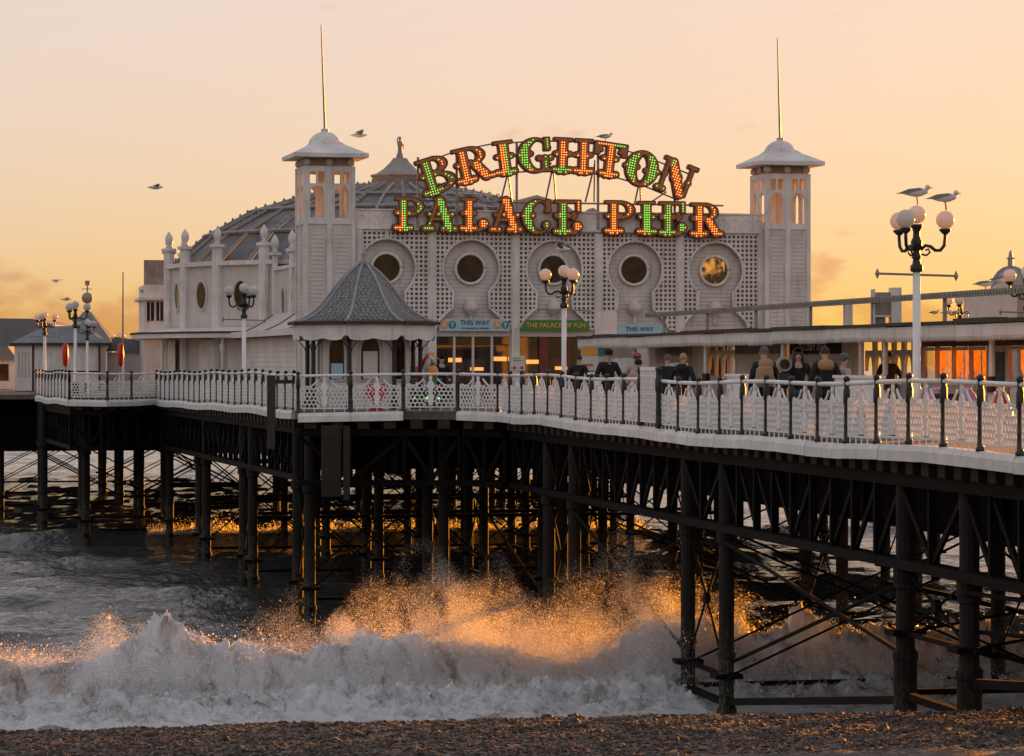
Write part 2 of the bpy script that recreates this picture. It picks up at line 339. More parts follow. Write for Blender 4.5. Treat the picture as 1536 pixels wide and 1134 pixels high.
# ---- open sea with real swell and chop
us = np.concatenate([np.arange(54, 112, .24), 112+np.cumsum(np.linspace(.26, 1.6, 220))]); vs = np.arange(-40, 86, .30)
VV, UU = np.meshgrid(vs, us, indexing='ij'); fade = np.clip((us[-1]-UU)/40, 0, 1)*np.clip((VV-vs[0])/8, 0, 1)*np.clip((vs[-1]-VV)/8, 0, 1)*np.clip((UU-54)/4, 0, 1)
Z = np.zeros_like(UU); rr = np.random.default_rng(5)
for k in range(46):
    lam = 1.0*10**(rr.random()*1.05); th = rr.normal(0, .75)+math.pi/2; ph = rr.random()*6.28; A = .0068*lam**.72
    arg = 2*math.pi/lam*(VV*math.cos(th)+UU*math.sin(th))+ph
    Z += A*(1-2*np.abs(np.sin(arg/2)))*.8+A*.5*np.sin(arg)
Z += .10*fbm(VV*.9, UU*1.2, 4, 9)
for s0, h, wd in ((103, .42, 1.6), (121, .32, 1.5), (88, .25, 1.5), (137.5, .50, 1.1)):     # smaller swells rolling in behind
    off = UU-s0-1.6*fbm(VV*.06, VV*0, 2, int(s0)); Z += h*np.exp(-(off/wd)**2)*(1+.5*fbm(VV*.3, UU*.3, 2, 8))
SEAZ = SEA+Z*fade; X, Y = pier_np(VV, UU); ev, ef = ring(vs, us, SEA)
n0 = VV.size
sea = bpy.data.objects.new('sea', grid_mesh('sea', np.stack([X, Y, SEAZ], -1).reshape(-1, 3), len(vs), len(us), ev, ef+n0)); link(sea); tag(sea, kind='structure')
m = bpy.data.materials.new('sea_water'); m.use_nodes = True; nt = m.node_tree; N = nt.nodes.new; L = nt.links.new; b = nt.nodes['Principled BSDF']
b.inputs['Roughness'].default_value = .07; b.inputs['IOR'].default_value = 1.33
gp = N('ShaderNodeNewGeometry'); n1 = N('ShaderNodeTexNoise'); n1.inputs['Scale'].default_value = .35; n1.inputs['Detail'].default_value = 8; n1.inputs['Roughness'].default_value = .65; L(gp.outputs['Position'], n1.inputs['Vector'])
cr = N('ShaderNodeValToRGB'); cr.color_ramp.elements[0].position = .42; cr.color_ramp.elements[0].color = (.050, .053, .050, 1); cr.color_ramp.elements[1].position = .70; cr.color_ramp.elements[1].color = (.10, .10, .092, 1)
cr.color_ramp.elements.new(.80).color = (.30, .29, .27, 1); L(n1.outputs[0], cr.inputs[0]); L(cr.outputs[0], b.inputs['Base Color'])
n2 = N('ShaderNodeTexNoise'); n2.inputs['Scale'].default_value = 2.6; n2.inputs['Detail'].default_value = 4; n2.inputs['Roughness'].default_value = .55; L(gp.outputs['Position'], n2.inputs['Vector'])
bp = N('ShaderNodeBump'); bp.inputs['Strength'].default_value = .8; bp.inputs['Distance'].default_value = .15; L(n2.outputs[0], bp.inputs['Height']); L(bp.outputs[0], b.inputs['Normal']); sea.data.materials.append(m)
# ---- the wave breaking on the beach
vs = np.arange(-14, 62, .075); us = np.concatenate([np.arange(58.5, 66, .16), np.arange(66, 72.6, .06), np.arange(72.6, 79, .16)])
VV, UU = np.meshgrid(vs, us, indexing='ij')
crest = 70.2+2.0*fbm(VV*.14, VV*0, 4, 21)                      # where the wave stands up
hgt = 1.02+.75*fbm(VV*.26, VV*0+7, 4, 22)
d = UU-crest
prof = np.where(d < 0, np.exp(-(d/.62)**2), np.exp(-(d/2.2)**2))
foot = .34*np.exp(-((d+2.1)/1.1)**2)*(1+.9*fbm(VV*.8, UU*.8, 3, 24))   # foam pile rolling ahead of the face
wash = .10*np.clip((crest-1.5-UU)/2, 0, 1)
lump = fbm(VV*1.1, UU*1.1, 5, 23, gain=.6); fine = fbm(VV*4.5, UU*4.5, 4, 25, gain=.62)
act = np.clip(prof+1.2*np.exp(-((d+2.0)/1.6)**2), 0, 1)
Z = SEA-.10+hgt*prof+foot+wash+act*(.62*np.abs(lump)+.26*np.abs(fine))+.05*fine
Z += .55*np.exp(-((VV-31)/9)**2)*np.exp(-((d+.2)/1.5)**2)*(.6+np.abs(lump))   # the tumbled part beneath the pier
for xp, hp, wp in ((190, .34, .95), (250, .25, 1.1), (520, .36, .8), (985, .36, 1.1), (1015, .45, 1.0), (1130, .3, 1.2), (1260, .35, 1.4)):     # where water is thrown up
    vp = (xp-768)/F*71.8*CA+71.8*SA; Z += hp*np.exp(-((VV-vp)/wp)**2)*np.exp(-((d+.15)/.75)**2)*(.55+1.1*np.abs(lump)+.5*np.abs(fine))
ends = np.clip((79-UU)/2.5, 0, 1); Z = np.where(UU > 74, SEA-.25+(Z-SEA+.25)*ends, Z)
Z = np.maximum(Z, beach_z(UU)+.05+.05*fine)
Z = np.where(UU < 60.0, np.minimum(Z, beach_z(UU)+.03), Z)
UD = UU-.75*prof*np.clip(-d+.6, 0, 1.2)*hgt*.55+.42*lump*act     # the lip leans towards the beach
X, Y = pier_np(VV+.16*fine*act, UD)
WX, WY, WZ, WA = X.ravel(), Y.ravel(), Z.ravel(), np.where((d < .6) & (d > -4.2), np.clip(act+.25, 0, 1), 0).ravel()
wave = bpy.data.objects.new('breaking_wave', grid_mesh('breaking_wave', np.stack([X, Y, Z], -1).reshape(-1, 3), len(vs), len(us))); link(wave); tag(wave, 'foaming breaker rolling onto the shingle beach', 'wave', kind='stuff')
m = bpy.data.materials.new('surf'); m.use_nodes = True; nt = m.node_tree; N = nt.nodes.new; L = nt.links.new; b = nt.nodes['Principled BSDF']
gp = N('ShaderNodeNewGeometry'); mp = N('ShaderNodeMapping'); mp.inputs['Scale'].default_value = (1, 1, .45); L(gp.outputs['Position'], mp.inputs[0])
n1 = N('ShaderNodeTexNoise'); n1.inputs['Scale'].default_value = 1.5; n1.inputs['Detail'].default_value = 10; n1.inputs['Roughness'].default_value = .68; n1.inputs['Distortion'].default_value = .5; L(mp.outputs[0], n1.inputs['Vector'])
cr = N('ShaderNodeValToRGB'); e = cr.color_ramp.elements; e[0].position = .33; e[0].color = (.34, .29, .24, 1); e[1].position = .52; e[1].color = (.90, .90, .90, 1); e.new(.42).color = (.66, .63, .60, 1)
L(n1.outputs[0], cr.inputs[0]); L(cr.outputs[0], b.inputs['Base Color'])
r2 = N('ShaderNodeMapRange'); r2.inputs[1].default_value = .38; r2.inputs[2].default_value = .52; r2.inputs[3].default_value = .2; r2.inputs[4].default_value = .85; L(n1.outputs[0], r2.inputs[0]); L(r2.outputs[0], b.inputs['Roughness'])
n3 = N('ShaderNodeTexNoise'); n3.inputs['Scale'].default_value = 7; n3.inputs['Detail'].default_value = 7; n3.inputs['Roughness'].default_value = .7; L(gp.outputs['Position'], n3.inputs['Vector'])
bp = N('ShaderNodeBump'); bp.inputs['Strength'].default_value = .8; bp.inputs['Distance'].default_value = .10; L(n3.outputs[0], bp.inputs['Height']); L(bp.outputs[0], b.inputs['Normal'])
tl = N('ShaderNodeBsdfTranslucent'); L(cr.outputs[0], tl.inputs[0]); ms = N('ShaderNodeMixShader'); ms.inputs[0].default_value = .30
L(b.outputs[0], ms.inputs[1]); L(tl.outputs[0], ms.inputs[2]); L(ms.outputs[0], nt.nodes['Material Output'].inputs[0]); wave.data.materials.append(m)
# froth tossed up from the surface of the surf
pick = RNG.choice(len(WX), 130000, p=WA/WA.sum()); up = RNG.exponential(.035, len(pick))
fp = np.stack([WX[pick]+RNG.normal(0, .05, len(pick)), WY[pick]-.02+RNG.normal(0, .05, len(pick)), WZ[pick]+up-.005], -1)
FROTH = (fp, .008+RNG.gamma(1.6, .006, len(pick)))
# ---- spray thrown up by the breaker: drops in plumes that start on the wave
def plume(x, ytop, half, n, D=72.0, ybase=1000, lean=0, seed=0, size=1.0):
    """n drops thrown from the wave at photo column x towards row ytop; half = half width in photo pixels"""
    r = np.random.default_rng(seed+int(x*7+ytop)); k = F/D; H = (ybase-ytop)/k
    g = r.normal(0, 1, n); t = r.beta(1.15, 1.55, n)*1.10; env = np.exp(-.38*g*g)                   # drops thin out upwards and sideways
    X = (x-768)/k+half/k*.72*g*(1+.25*t)+lean/k*t**1.5; Z = zat(ybase, D)+H*t*env+r.normal(0, .05, n)
    fil = fbm(X*1.5+.5*Z, Z*.7-.6*X+seed, 5, 77, gain=.62); keep = fil > r.normal(-.16, .16, n)+.16*(t-.35)     # torn veils with gaps
    Yd = D+r.normal(0, .75, n)-.2*t; s = (.0021+r.gamma(1.5, .0011, n))*size*(1.1-.35*t)
    big = r.random(n) < .035; s = np.where(big, s*2.3, s)                                    # a few heavy drops
    return np.stack([X, Yd, Z], -1)[keep], s[keep]
PL = [(165,922,30,10000,1.2),(215,938,40,9000,1.2),(270,952,50,8000,1.2),(340,965,70,8000,1.1),(400,975,60,5000,1.1),(20,962,45,5000,1.1),(95,970,45,4000,1.1),
      (440,890,55,9000,.9),(515,922,30,12000,1.3),(540,940,30,9000,1.3),(575,868,60,16000,.9),(640,822,60,26000,.9),(668,850,55,20000,.95),(710,872,60,18000,.95),(748,840,45,15000,.9),
      (785,890,55,13000,.95),(840,905,60,11000,.95),(875,832,80,15000,.85),(925,780,60,20000,.9),(955,825,55,20000,.95),(985,860,50,18000,1.15),(1010,895,50,16000,1.3),(960,930,70,14000,1.3),
      (1060,865,55,12000,1.1),(1110,885,60,12000,1.15),(1170,930,70,10000,1.3),(1250,935,70,10000,1.3),(1330,950,70,8000,1.3),(1430,950,80,8000,1.3),(1520,955,70,6000,1.3),(640,910,190,30000,.85),(900,915,170,24000,.85)]
PP, SS = [], []; WP_, WS_ = [FROTH[0]], [FROTH[1]]; PL = [(a, b, c, int(d*(4.2 if 420 < a < 1130 else 1.6)), e*1.6) for a, b, c, d, e in PL]
for i, (x, yt, hw, n, szf) in enumerate(PL):
    p, s = plume(x, yt, hw, n, D=71.6+(x-768)*.0045, ybase=1003, seed=i, lean=(18 if 850 < x < 1000 else -6), size=szf); PP.append(p); SS.append(s)
for i, (x, yt, hw, n) in enumerate(((165, 922, 24, 26000), (195, 940, 30, 22000), (245, 958, 42, 18000), (310, 968, 55, 16000), (512, 925, 22, 24000), (545, 950, 26, 16000), (985, 890, 34, 26000), (1012, 915, 34, 26000), (960, 950, 40, 18000), (1130, 940, 50, 14000), (1240, 945, 60, 16000), (1330, 960, 60, 12000), (1450, 962, 70, 12000))):
    p, s = plume(x, yt, hw, n, D=70.6+(x-768)*.0045, ybase=1018, seed=100+i, size=2.3); WP_.append(p); WS_.append(s)          # dense white water on the lip
# spatter along the lip of the whole wave
n = 120000; v = RNG.uniform(-10, 50, n); cr_ = 70.2+2.0*fbm(v*.14, v*0, 4, 21); h_ = 1.02+.75*fbm(v*.26, v*0+7, 4, 22)
u = cr_-.35+RNG.normal(0, .5, n); X, Y = pier_np(v, u); z = SEA+h_*.82+RNG.exponential(.17, n)*(1+1.2*np.clip(fbm(v*1.3, v*0, 3, 31), 0, 1)); PP.append(np.stack([X, Y, z], -1)); SS.append(.005+RNG.gamma(1.6, .0045, n))
# a smaller crest breaking among the far piles
n = 36000; v = RNG.uniform(10.5, 34, n); u = 136.6-1.6*0+1.6*fbm(v*.06, v*0, 2, 137)+RNG.normal(0, .45, n); X, Y = pier_np(v, u)
z = SEA+.30+RNG.exponential(.17, n)*(.5+1.6*np.clip(fbm(v*.7, v*0, 3, 33)+.3, 0, 1.2)); PP.append(np.stack([X, Y, z], -1)); SS.append(.008+RNG.gamma(1.6, .007, n))
me = scatter_mesh('sea_spray', np.concatenate(PP), np.concatenate(SS), FLK_V, FLK_F)
mat('spray', (.74, .73, .72), .5, var=.04, sub=.97); mat('white_water', (.90, .90, .90), .6, var=.06, sub=.35); me.materials.append(MATS['spray'])
spray = bpy.data.objects.new('sea_spray', me); link(spray); tag(spray, 'plumes of sea spray flung up behind the breaker, glowing in low sun', 'spray', kind='stuff')
me = scatter_mesh('surf_froth', np.concatenate(WP_), np.concatenate(WS_), FLK_V, FLK_F); me.materials.append(MATS['white_water'])
froth = bpy.data.objects.new('surf_froth', me); link(froth); tag(froth, 'white froth tossed along the lip and foot of the breaker', 'froth', kind='stuff')
# ================================================================== the pier: deck, kerb, railings, girders, piles
ZD = .04                                                    # walking surface
def WP(x, D): return Vector((*W(x, D), 0))
def PV(v, u): return Vector((*pier(v, u), 0))
# outline of the deck on the side that faces the beach
E_LONG = [PV(17.6, 36.0), PV(17.6, 88.6)]
E_BAY = [PV(17.6, 88.6), WP(687, 91.6), WP(605, 91.8), WP(447, 91.8)]
E_LEFT = [WP(441, 95.3), WP(235, 133)]
E_FAR = [WP(235, 133), WP(197, 131.2), WP(161, 129.6), WP(104, 129.6)]
E_END = [WP(104, 129.6), WP(55, 147)]
deck = thing('pier_deck', 'broad timber pier deck with white kerb above the breaking waves', 'pier deck')
farv = 35.2
outline = [PV(17.75, 36.0), PV(17.75, 88.6), WP(687, 91.75), WP(605, 92.0), WP(447, 92.0), WP(443, 95.3), WP(237, 133), WP(198, 131.5), WP(161, 129.9), WP(105, 129.9), WP(56, 147), PV(5.7, 150), PV(46, 150), PV(46, 95), PV(farv, 89), PV(farv, 36)]
obj('deck_planking', MB().slab([(p.x, p.y) for p in outline], -.22, ZD), 'deck_wood', deck)
far_deck = thing('pier_deck', 'far stretch of pier deck running out behind the small hipped pavilion', 'pier deck')
obj('deck_planking', MB().slab([pier(3, 150.3), pier(3, 236), pier(46, 236), pier(46, 150.3)], -.25, 0), 'deck_wood', far_deck)
# kerb: short white boards, slightly uneven, as on the old pier
def run(a, b, step):
    d = b-a; n = max(1, round(d.length/step)); return [a+d*(i/n) for i in range(n+1)]
def sag(p):                                                 # the deck edge dips and rises a little
    return .05*math.sin(p.y*.23+p.x*.4)+.03*math.sin(p.y*.61+1)
def kerb(pts, step=2.3, h=.29):
    pts = run(pts[0], pts[1], step) if len(pts) == 2 else pts
    for a, b in zip(pts, pts[1:]):
        d = (b-a).normalized(); nrm = Vector((-d.y, d.x, 0))
        if nrm.y > 0: nrm = -nrm
        a2 = a+d*.006; b2 = b-d*.006; j = random.uniform(-.012, .012); m = MB(); vs = []
        for p in (a2, b2):
            s = sag(p)+j; o = nrm*(.10+j)
            vs += [p+o*1.0+Vector((0,0,-h+s)), p+o+Vector((0,0,-.10+s)), p+o*.45+Vector((0,0,s)), p-nrm*.22+Vector((0,0,s)), p-nrm*.22+Vector((0,0,-h+s))]
        m.add(vs, [(0,1,2,3,4),(9,8,7,6,5)]+[(i, (i+1) % 5, 5+(i+1) % 5, 5+i) for i in range(5)])
        obj('kerb_board', m, 'kerb_white', deck)
kerb(E_LONG); kerb([E_BAY[0], E_BAY[1]], 3); kerb([E_BAY[2], E_BAY[3]], 2.1); kerb(E_LEFT, 2.4)
kerb(E_FAR[:2], 3); kerb(E_FAR[1:3], 3); kerb(E_FAR[2:], 3); kerb(E_END, 2.4)
kerb([PV(3, 151), PV(3, 232)], 6)
# ---- one cast-iron panel: hexagon mesh, scroll-work crest and feet (length along x, front towards -y)
def ribbon(m, pts, w=.022, t=.02):
    for a, b in zip(pts, pts[1:]): m.bar(a, b, t*1.4, w*1.35, up=(0,0,1))
def arc(cx, cz, r, a0, a1, n=9, shrink=0):
    return [(cx+(r-shrink*i/n)*math.cos(R(a0+(a1-a0)*i/n)), 0, cz+(r-shrink*i/n)*math.sin(R(a0+(a1-a0)*i/n))) for i in range(n+1)]
def lattice_panel():
    m = MB(); Lp = 1.52; x0 = -Lp/2; z0 = .14; z1 = .80
    r = .080; dx = r*math.sqrt(3); dz = r*1.5; seen = set()
    for j in range(7):
        for i in range(-1, 12):
            cx = x0+(i+.5*(j % 2))*dx+dx*.5; cz = z0+.05+j*dz
            P = [(cx+r*math.cos(R(60*k+30)), cz+r*math.sin(R(60*k+30))) for k in range(6)]
            for k in range(6):
                a, b = P[k], P[(k+1) % 6]; key = tuple(sorted([(round(a[0], 3), round(a[1], 3)), (round(b[0], 3), round(b[1], 3))]))
                if key in seen: continue
                seen.add(key); mx, mz = (a[0]+b[0])/2, (a[1]+b[1])/2
                if abs(mx) > Lp/2-.01 or mz < z0 or mz > z1: continue
                if (mx/.25)**2+((mz-.50)/.40)**2 < 1 and abs(mx) < .19: continue
                m.bar((a[0], 0, a[1]), (b[0], 0, b[1]), .032, .040, up=(0,0,1))
    m.box(x0, -x0, -.016, .016, z0-.035, z0+.005)                       # bottom bar
    for sx in (-1, 1):
        m.box(sx*Lp/2-.014, sx*Lp/2+.014, -.015, .015, z0, z1+.02)      # end bars
        pts = [(sx*Lp/2, 0, z1+.03)]+[(sx*(Lp/2-.10-.45*t), 0, z1+.01-.05*math.sin(3.14*t)+.20*t**1.8) for t in np.linspace(0, 1, 8)]
        ribbon(m, pts, .034)                                            # swooping crest line
        ribbon(m, arc(sx*.13, .36, .095, 90, 90+sx*330, 10, .05), .028); ribbon(m, arc(sx*.11, .56, .085, -90, -90-sx*330, 10, .05), .028)
        ribbon(m, arc(sx*.15, .75, .075, -90, -90+sx*320, 9, .04), .028); ribbon(m, arc(sx*.20, .22, .055, 180, 180+sx*330, 9, .03), .024)
        ribbon(m, arc(sx*(Lp/2-.09), z1-.0, .06, 0, sx*300, 8, .03), .022)
    for k in range(5): m.bar((x0+.1+k*(Lp-.2)/4, 0, 0), (x0+.1+k*(Lp-.2)/4, 0, z0-.03), .022)       # feet
    m.prism([(-.06, .17), (.06, .17), (.10, .42), (.045, .60), (.11, .78), (.09, .88), (.03, .96), (.06, 1.04), (0, 1.13), (-.06, 1.04), (-.03, .96), (-.09, .88), (-.11, .78), (-.045, .60), (-.10, .42)], -.02, .02)
    for zz, rr_ in ((.30, .05), (.50, .045), (.70, .05), (.91, .045)): ribbon(m, arc(0, zz, rr_, 0, 360, 8), .022)
    return m
PANEL = lattice_panel().mesh('lattice_panel'); PANEL.materials.append(MATS['rail_white'])
POST = MB().lathe([(.085, 0), (.085, .05), (.06, .08), (.052, .30), (.062, .34), (.052, .38), (.048, .74), (.068, .78), (.068, 1.03), (.052, 1.06), (.05, 1.20), (.068, 1.225), (.068, 1.26), (.04, 1.285), (.015, 1.30)], n=8).mesh('post', True); POST.materials.append(MATS['iron_black'])
def railing(label, lines, step=1.8, panels=True):
    rt = thing('railing', label, 'railing', tuple(lines[0][0]))
    o0 = lines[0][0]; first = True
    for a, b in lines:
        pts = run(a, b, step)
        for i, p in enumerate(pts):
            if not (i == 0 and not first): obj('post', POST, None, rt, loc=tuple(p-o0+Vector((0,0,sag(p)))))
            if i == len(pts)-1: continue
            q = pts[i+1]; d = q-p; z_ = (sag(p)+sag(q))/2; c = (p+q)/2-o0
            pn = obj('lattice_panel', PANEL, None, rt, loc=(c.x, c.y, z_), rz=math.atan2(d.y, d.x)); pn.scale = (d.length/1.72, 1, 1)
            a3 = p-o0+Vector((0,0,1.15+sag(p))); b3 = q-o0+Vector((0,0,1.15+sag(q)))
            obj('handrail', MB().cyl(a3, b3, .043, n=8), 'rail_white', rt, True)
        first = False
    return rt
railing('long white lattice railing with black posts in front of the kiosk arcade', [(E_LONG[0], E_LONG[1])], 1.8)
railing('short white lattice railing round the small slate-roofed kiosk', [(E_BAY[0], E_BAY[1]), (E_BAY[1], E_BAY[2]), (E_BAY[2], (E_BAY[2]+E_BAY[3])/2), ((E_BAY[2]+E_BAY[3])/2, E_BAY[3]), (E_BAY[3], WP(441, 95.3))], 2.6)
railing('white lattice railing along the walk beside the domed hall', [tuple(E_LEFT)], 1.7)
railing('white lattice railing round the corner bay below the hipped pavilion', [tuple(E_FAR[:2]), tuple(E_FAR[1:3]), tuple(E_FAR[2:])], 2.2)
railing('white railing of closely seen posts leading away past the hipped pavilion', [tuple(E_END)], 1.75)
railing('distant low railing on the far stretch of pier deck', [(PV(3.2, 151), PV(3.2, 200))], 2.4)
# tall cast panel where the long rail steps up
tp = thing('raised_railing_panel', 'tall white cast-iron panel standing up between the rail sections', 'railing panel', tuple(WP(991, 71.0)))
d_ = (E_LONG[1]-E_LONG[0]).normalized(); ang_l = math.atan2(d_.y, d_.x)
tp.scale = (1, 1, .95); tp.location = PV(17.52, 69.35)+Vector((0,0,.02)); tp.rotation_euler = (0,0,ang_l)
m = MB(); m.box(-.85, .85, -.02, .02, .08, .13); m.box(-.85, .85, -.03, .03, 1.40, 1.50)
for i in range(9):
    for j in range(8):
        cx = -.75+i*.1875; cz = .22+j*.155; ribbon(m, arc(cx, cz, .078, 0, 360, 8), .03, .03)
obj('fretwork', m, 'rail_white', tp)
for sx in (-.9, .9):
    o = obj('post', POST, None, tp, loc=(sx, 0, 0)); o.scale = (1.2, 1.2, 1.16)
# ---- edge beams, joist ends and lattice girders under the deck
def under_beam(a, b, label):
    t = thing('edge_girder', label, 'girder', tuple(a), group='lattice girders under the deck edge'); D_ = b-a; L_ = D_.length; rz = math.atan2(D_.y, D_.x); t.rotation_euler = (0,0,rz)
    s = 1 if Vector((-D_.y, D_.x, 0)).y > 0 else -1
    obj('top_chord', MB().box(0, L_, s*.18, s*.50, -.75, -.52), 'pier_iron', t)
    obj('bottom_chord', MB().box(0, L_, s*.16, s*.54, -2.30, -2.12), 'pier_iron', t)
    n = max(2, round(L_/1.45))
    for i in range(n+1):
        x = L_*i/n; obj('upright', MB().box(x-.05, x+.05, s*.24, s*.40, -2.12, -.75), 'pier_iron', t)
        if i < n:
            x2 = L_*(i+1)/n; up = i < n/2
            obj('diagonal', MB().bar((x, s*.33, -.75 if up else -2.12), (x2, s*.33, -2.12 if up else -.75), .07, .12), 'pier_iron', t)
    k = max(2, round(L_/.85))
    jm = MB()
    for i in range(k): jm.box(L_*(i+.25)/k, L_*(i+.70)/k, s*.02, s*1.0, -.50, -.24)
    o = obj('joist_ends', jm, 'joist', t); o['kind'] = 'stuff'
    return t
ORD = ('first', 'second', 'third', 'fourth', 'fifth', 'sixth', 'seventh', 'eighth', 'ninth', 'tenth', 'eleventh', 'twelfth')
UB = 15.75; U0 = 48.9
bents = [U0+UB*n for n in range(-1, 3)]
for i, ub in enumerate(bents):
    a, b = PV(17.75, max(36, ub+3.4)), PV(17.75, min(88.4, ub+UB)); under_beam(a, b, f'{ORD[i]} long lattice girder from the beach below the long railing')
    under_beam(PV(17.75, max(36, ub)), PV(17.75, ub+3.4), f'short girder on the {ORD[i]} pile pair from the beach, below the long railing')
    under_beam(PV(34.6, max(36, ub)), PV(34.6, min(92, ub+UB)), f'{ORD[i]} girder from the beach along the far side of the pier')
for (a, b), nm in zip(zip(E_BAY, E_BAY[1:]), ('corner next to the long railing', 'gap in the white kerb', 'white kerb of the bay')): under_beam(b, a, f'dark girder below the {nm} by the slate-roofed kiosk')
m_ = (E_LEFT[0]+E_LEFT[1])/2
for kb, (a, b) in enumerate(((E_LEFT[0], E_LEFT[0].lerp(E_LEFT[1], .33)), (E_LEFT[0].lerp(E_LEFT[1], .33), E_LEFT[0].lerp(E_LEFT[1], .66)), (E_LEFT[0].lerp(E_LEFT[1], .66), E_LEFT[1]))): under_beam(a, b, f'{ORD[kb]} girder from the slate-roofed kiosk, below the walk beside the domed hall')
for kb, (a, b) in enumerate(list(zip(E_FAR, E_FAR[1:]))+[tuple(E_END)]): under_beam(b, a, f'{ORD[kb]} girder round the corner bay near the hipped pavilion')
for v_ in (24,): under_beam(PV(v_, 92), PV(v_, 110), 'dark inner lattice girder behind the slate-roofed kiosk bay'); under_beam(PV(v_, 110), PV(v_, 130), 'dark inner lattice girder under the palace front')
for u_, nm in ((112, 'in front of the palace'), (126, 'behind the palace front')): under_beam(PV(12, u_), PV(34, u_), f'dark lattice cross girder under the deck {nm}')
under_beam(PV(3.2, 152), PV(3.2, 200), 'dark girder under the far stretch of deck')
def plate_girder(a, b, label, z0=-2.05, z1=-.5):  # solid webs put in to hide bright water and darken the underside
    t = thing('plate_girder', label, 'girder', tuple(a), group='plate girders under the deck'); D_ = b-a; t.rotation_euler = (0, 0, math.atan2(D_.y, D_.x)); L_ = D_.length
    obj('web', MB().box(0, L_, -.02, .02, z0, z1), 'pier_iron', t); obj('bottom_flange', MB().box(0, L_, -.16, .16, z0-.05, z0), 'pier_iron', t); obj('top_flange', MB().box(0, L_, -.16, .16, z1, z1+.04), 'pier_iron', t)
    for k in range(max(2, round(L_/2.2))): x = L_*(k+.5)/max(2, round(L_/2.2)); obj('stiffener', MB().box(x-.03, x+.03, -.14, .14, z0, z1), 'pier_iron', t)
for v_, nm in ((21.5, 'nearest inside the long railing'), (26, 'down the middle of the narrow pier'), (30.5, 'beyond the middle of the narrow pier')): plate_girder(PV(v_, 37), PV(v_, 92), f'added dark plate girder {nm}')
for v_, nm in ((15.5, 'just inside the walk beside the domed hall'), (21, 'under the left half of the palace'), (27, 'under the middle of the palace'), (33, 'under the right half of the palace')): plate_girder(PV(v_, 93), PV(v_, 149), f'added dark plate girder {nm}')
for u_, nm in ((100, 'behind the slate-roofed kiosk bay'), (118, 'below the palace front'), (138, 'below the domed hall')): plate_girder(PV(12.5, u_), PV(44, u_), f'dark plate girder crossing the pier {nm}')
for u_, nm in ((153, 'first beyond the domed hall'), (168, 'second beyond the domed hall'), (185, 'third beyond the domed hall'), (205, 'fourth beyond the domed hall'), (228, 'last beyond the domed hall')): plate_girder(PV(3.6, u_), PV(45, u_), f'added dark plate girder crossing the far deck, {nm}', z0=-2.9)  # far ones added so the view under the deck stays dark
for v_, nm in ((3.4, 'at the edge of the far deck'), (10, 'inside the far deck'), (20, 'under the middle of the far deck')): plate_girder(PV(v_, 151), PV(v_, 232), f'added dark plate girder {nm}')
# ---- pile trestles: iron piles, collars, tie beams and crossed rods
PILE = {}
def pile_mesh(zb, big):
    key = (round(zb, 2), big)
    if key not in PILE:
        r = .18*big; prof = [(r*1.25, zb), (r*1.25, zb+1.15), (r*1.35, zb+1.2), (r*1.35, zb+1.32), (r, zb+1.4), (r, zb+2.5), (r*1.2, zb+2.52), (r*1.2, zb+2.64), (r, zb+2.66), (r, -2.6), (r*1.3, -2.55), (r*1.3, -2.3), (r, -2.28), (r, -.3)]
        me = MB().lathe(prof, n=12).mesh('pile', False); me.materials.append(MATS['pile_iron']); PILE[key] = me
    return PILE[key]
def rod(t, a, b, w=.065): return obj('tie_rod', MB().cyl(a, b, w/2, n=6), 'pier_iron', t)
def trestle(v, u, gap, zb, label, cross=None, big=1.0, along=True):
    """twin piles gap apart along the pier, with X rods between; cross = distance to the next row across"""
    t = thing('pile_trestle', label, 'trestle', pier(v, u, 0), PA, 'iron pile trestles under the pier')
    for y in (0, gap): obj('pile', pile_mesh(zb, big), None, t, loc=(0, y, 0))
    zt = -2.3; zl = max(zb+1.7, -5.6)
    rod(t, (0, 0, zt), (0, gap, zl)); rod(t, (0, gap, zt), (0, 0, zl))
    obj('rod_boss', MB().cyl((-.06, gap/2, (zt+zl)/2), (.06, gap/2, (zt+zl)/2), .14, n=10), 'pier_iron', t)
    obj('tie_beam', MB().box(-.06, .06, -.5, gap+.5, zl-.06, zl+.03), 'pier_iron', t)
    obj('tie_beam', MB().box(-.07, .07, -.5, gap+.4, max(zb+.45, -6.3), max(zb+.45, -6.3)+.14), 'pier_iron', t)
    if cross:
        for y in (0, gap):
            rod(t, (.1, y, zt), (cross-.1, y, zl), .06); rod(t, (cross-.1, y, zt), (.1, y, zl), .06)
            big < 1.01 and u > 100 and obj('tie_beam', MB().box(.15, cross-.15, y-.05, y+.05, -4.1, -3.98), 'pier_iron', t)
            y and obj('tie_beam', MB().box(.15, cross-.15, y+.10, y+.20, max(zb+.5, -6.25), max(zb+.5, -6.25)+.11), 'pier_iron', t)
    for y in (0, gap):                                           # short collar plates that carry the rods
        obj('collar', MB().box(-.32, .32, y-.27, y+.27, zl-.06, zl+.05), 'pier_iron', t)
    return t
ORD = ('first', 'second', 'third', 'fourth', 'fifth', 'sixth', 'seventh', 'eighth', 'ninth', 'tenth', 'eleventh', 'twelfth')
for kb, ub in enumerate([U0+UB*n for n in range(-1, 4)]):
    zb = max(float(beach_z(ub))-.6, SEA-2.2)
    for v_, nm in ((18.15, 'nearest the long railing'), (26, 'in the middle row of the pier'), (33.8, 'in the far row of the pier')):
        if ub > 90 and v_ < 20: continue
        trestle(v_, ub, 3.4, zb, f'{ORD[kb]} twin-pile trestle out from the beach, {nm}', cross=(7.8 if v_ < 20 else None))
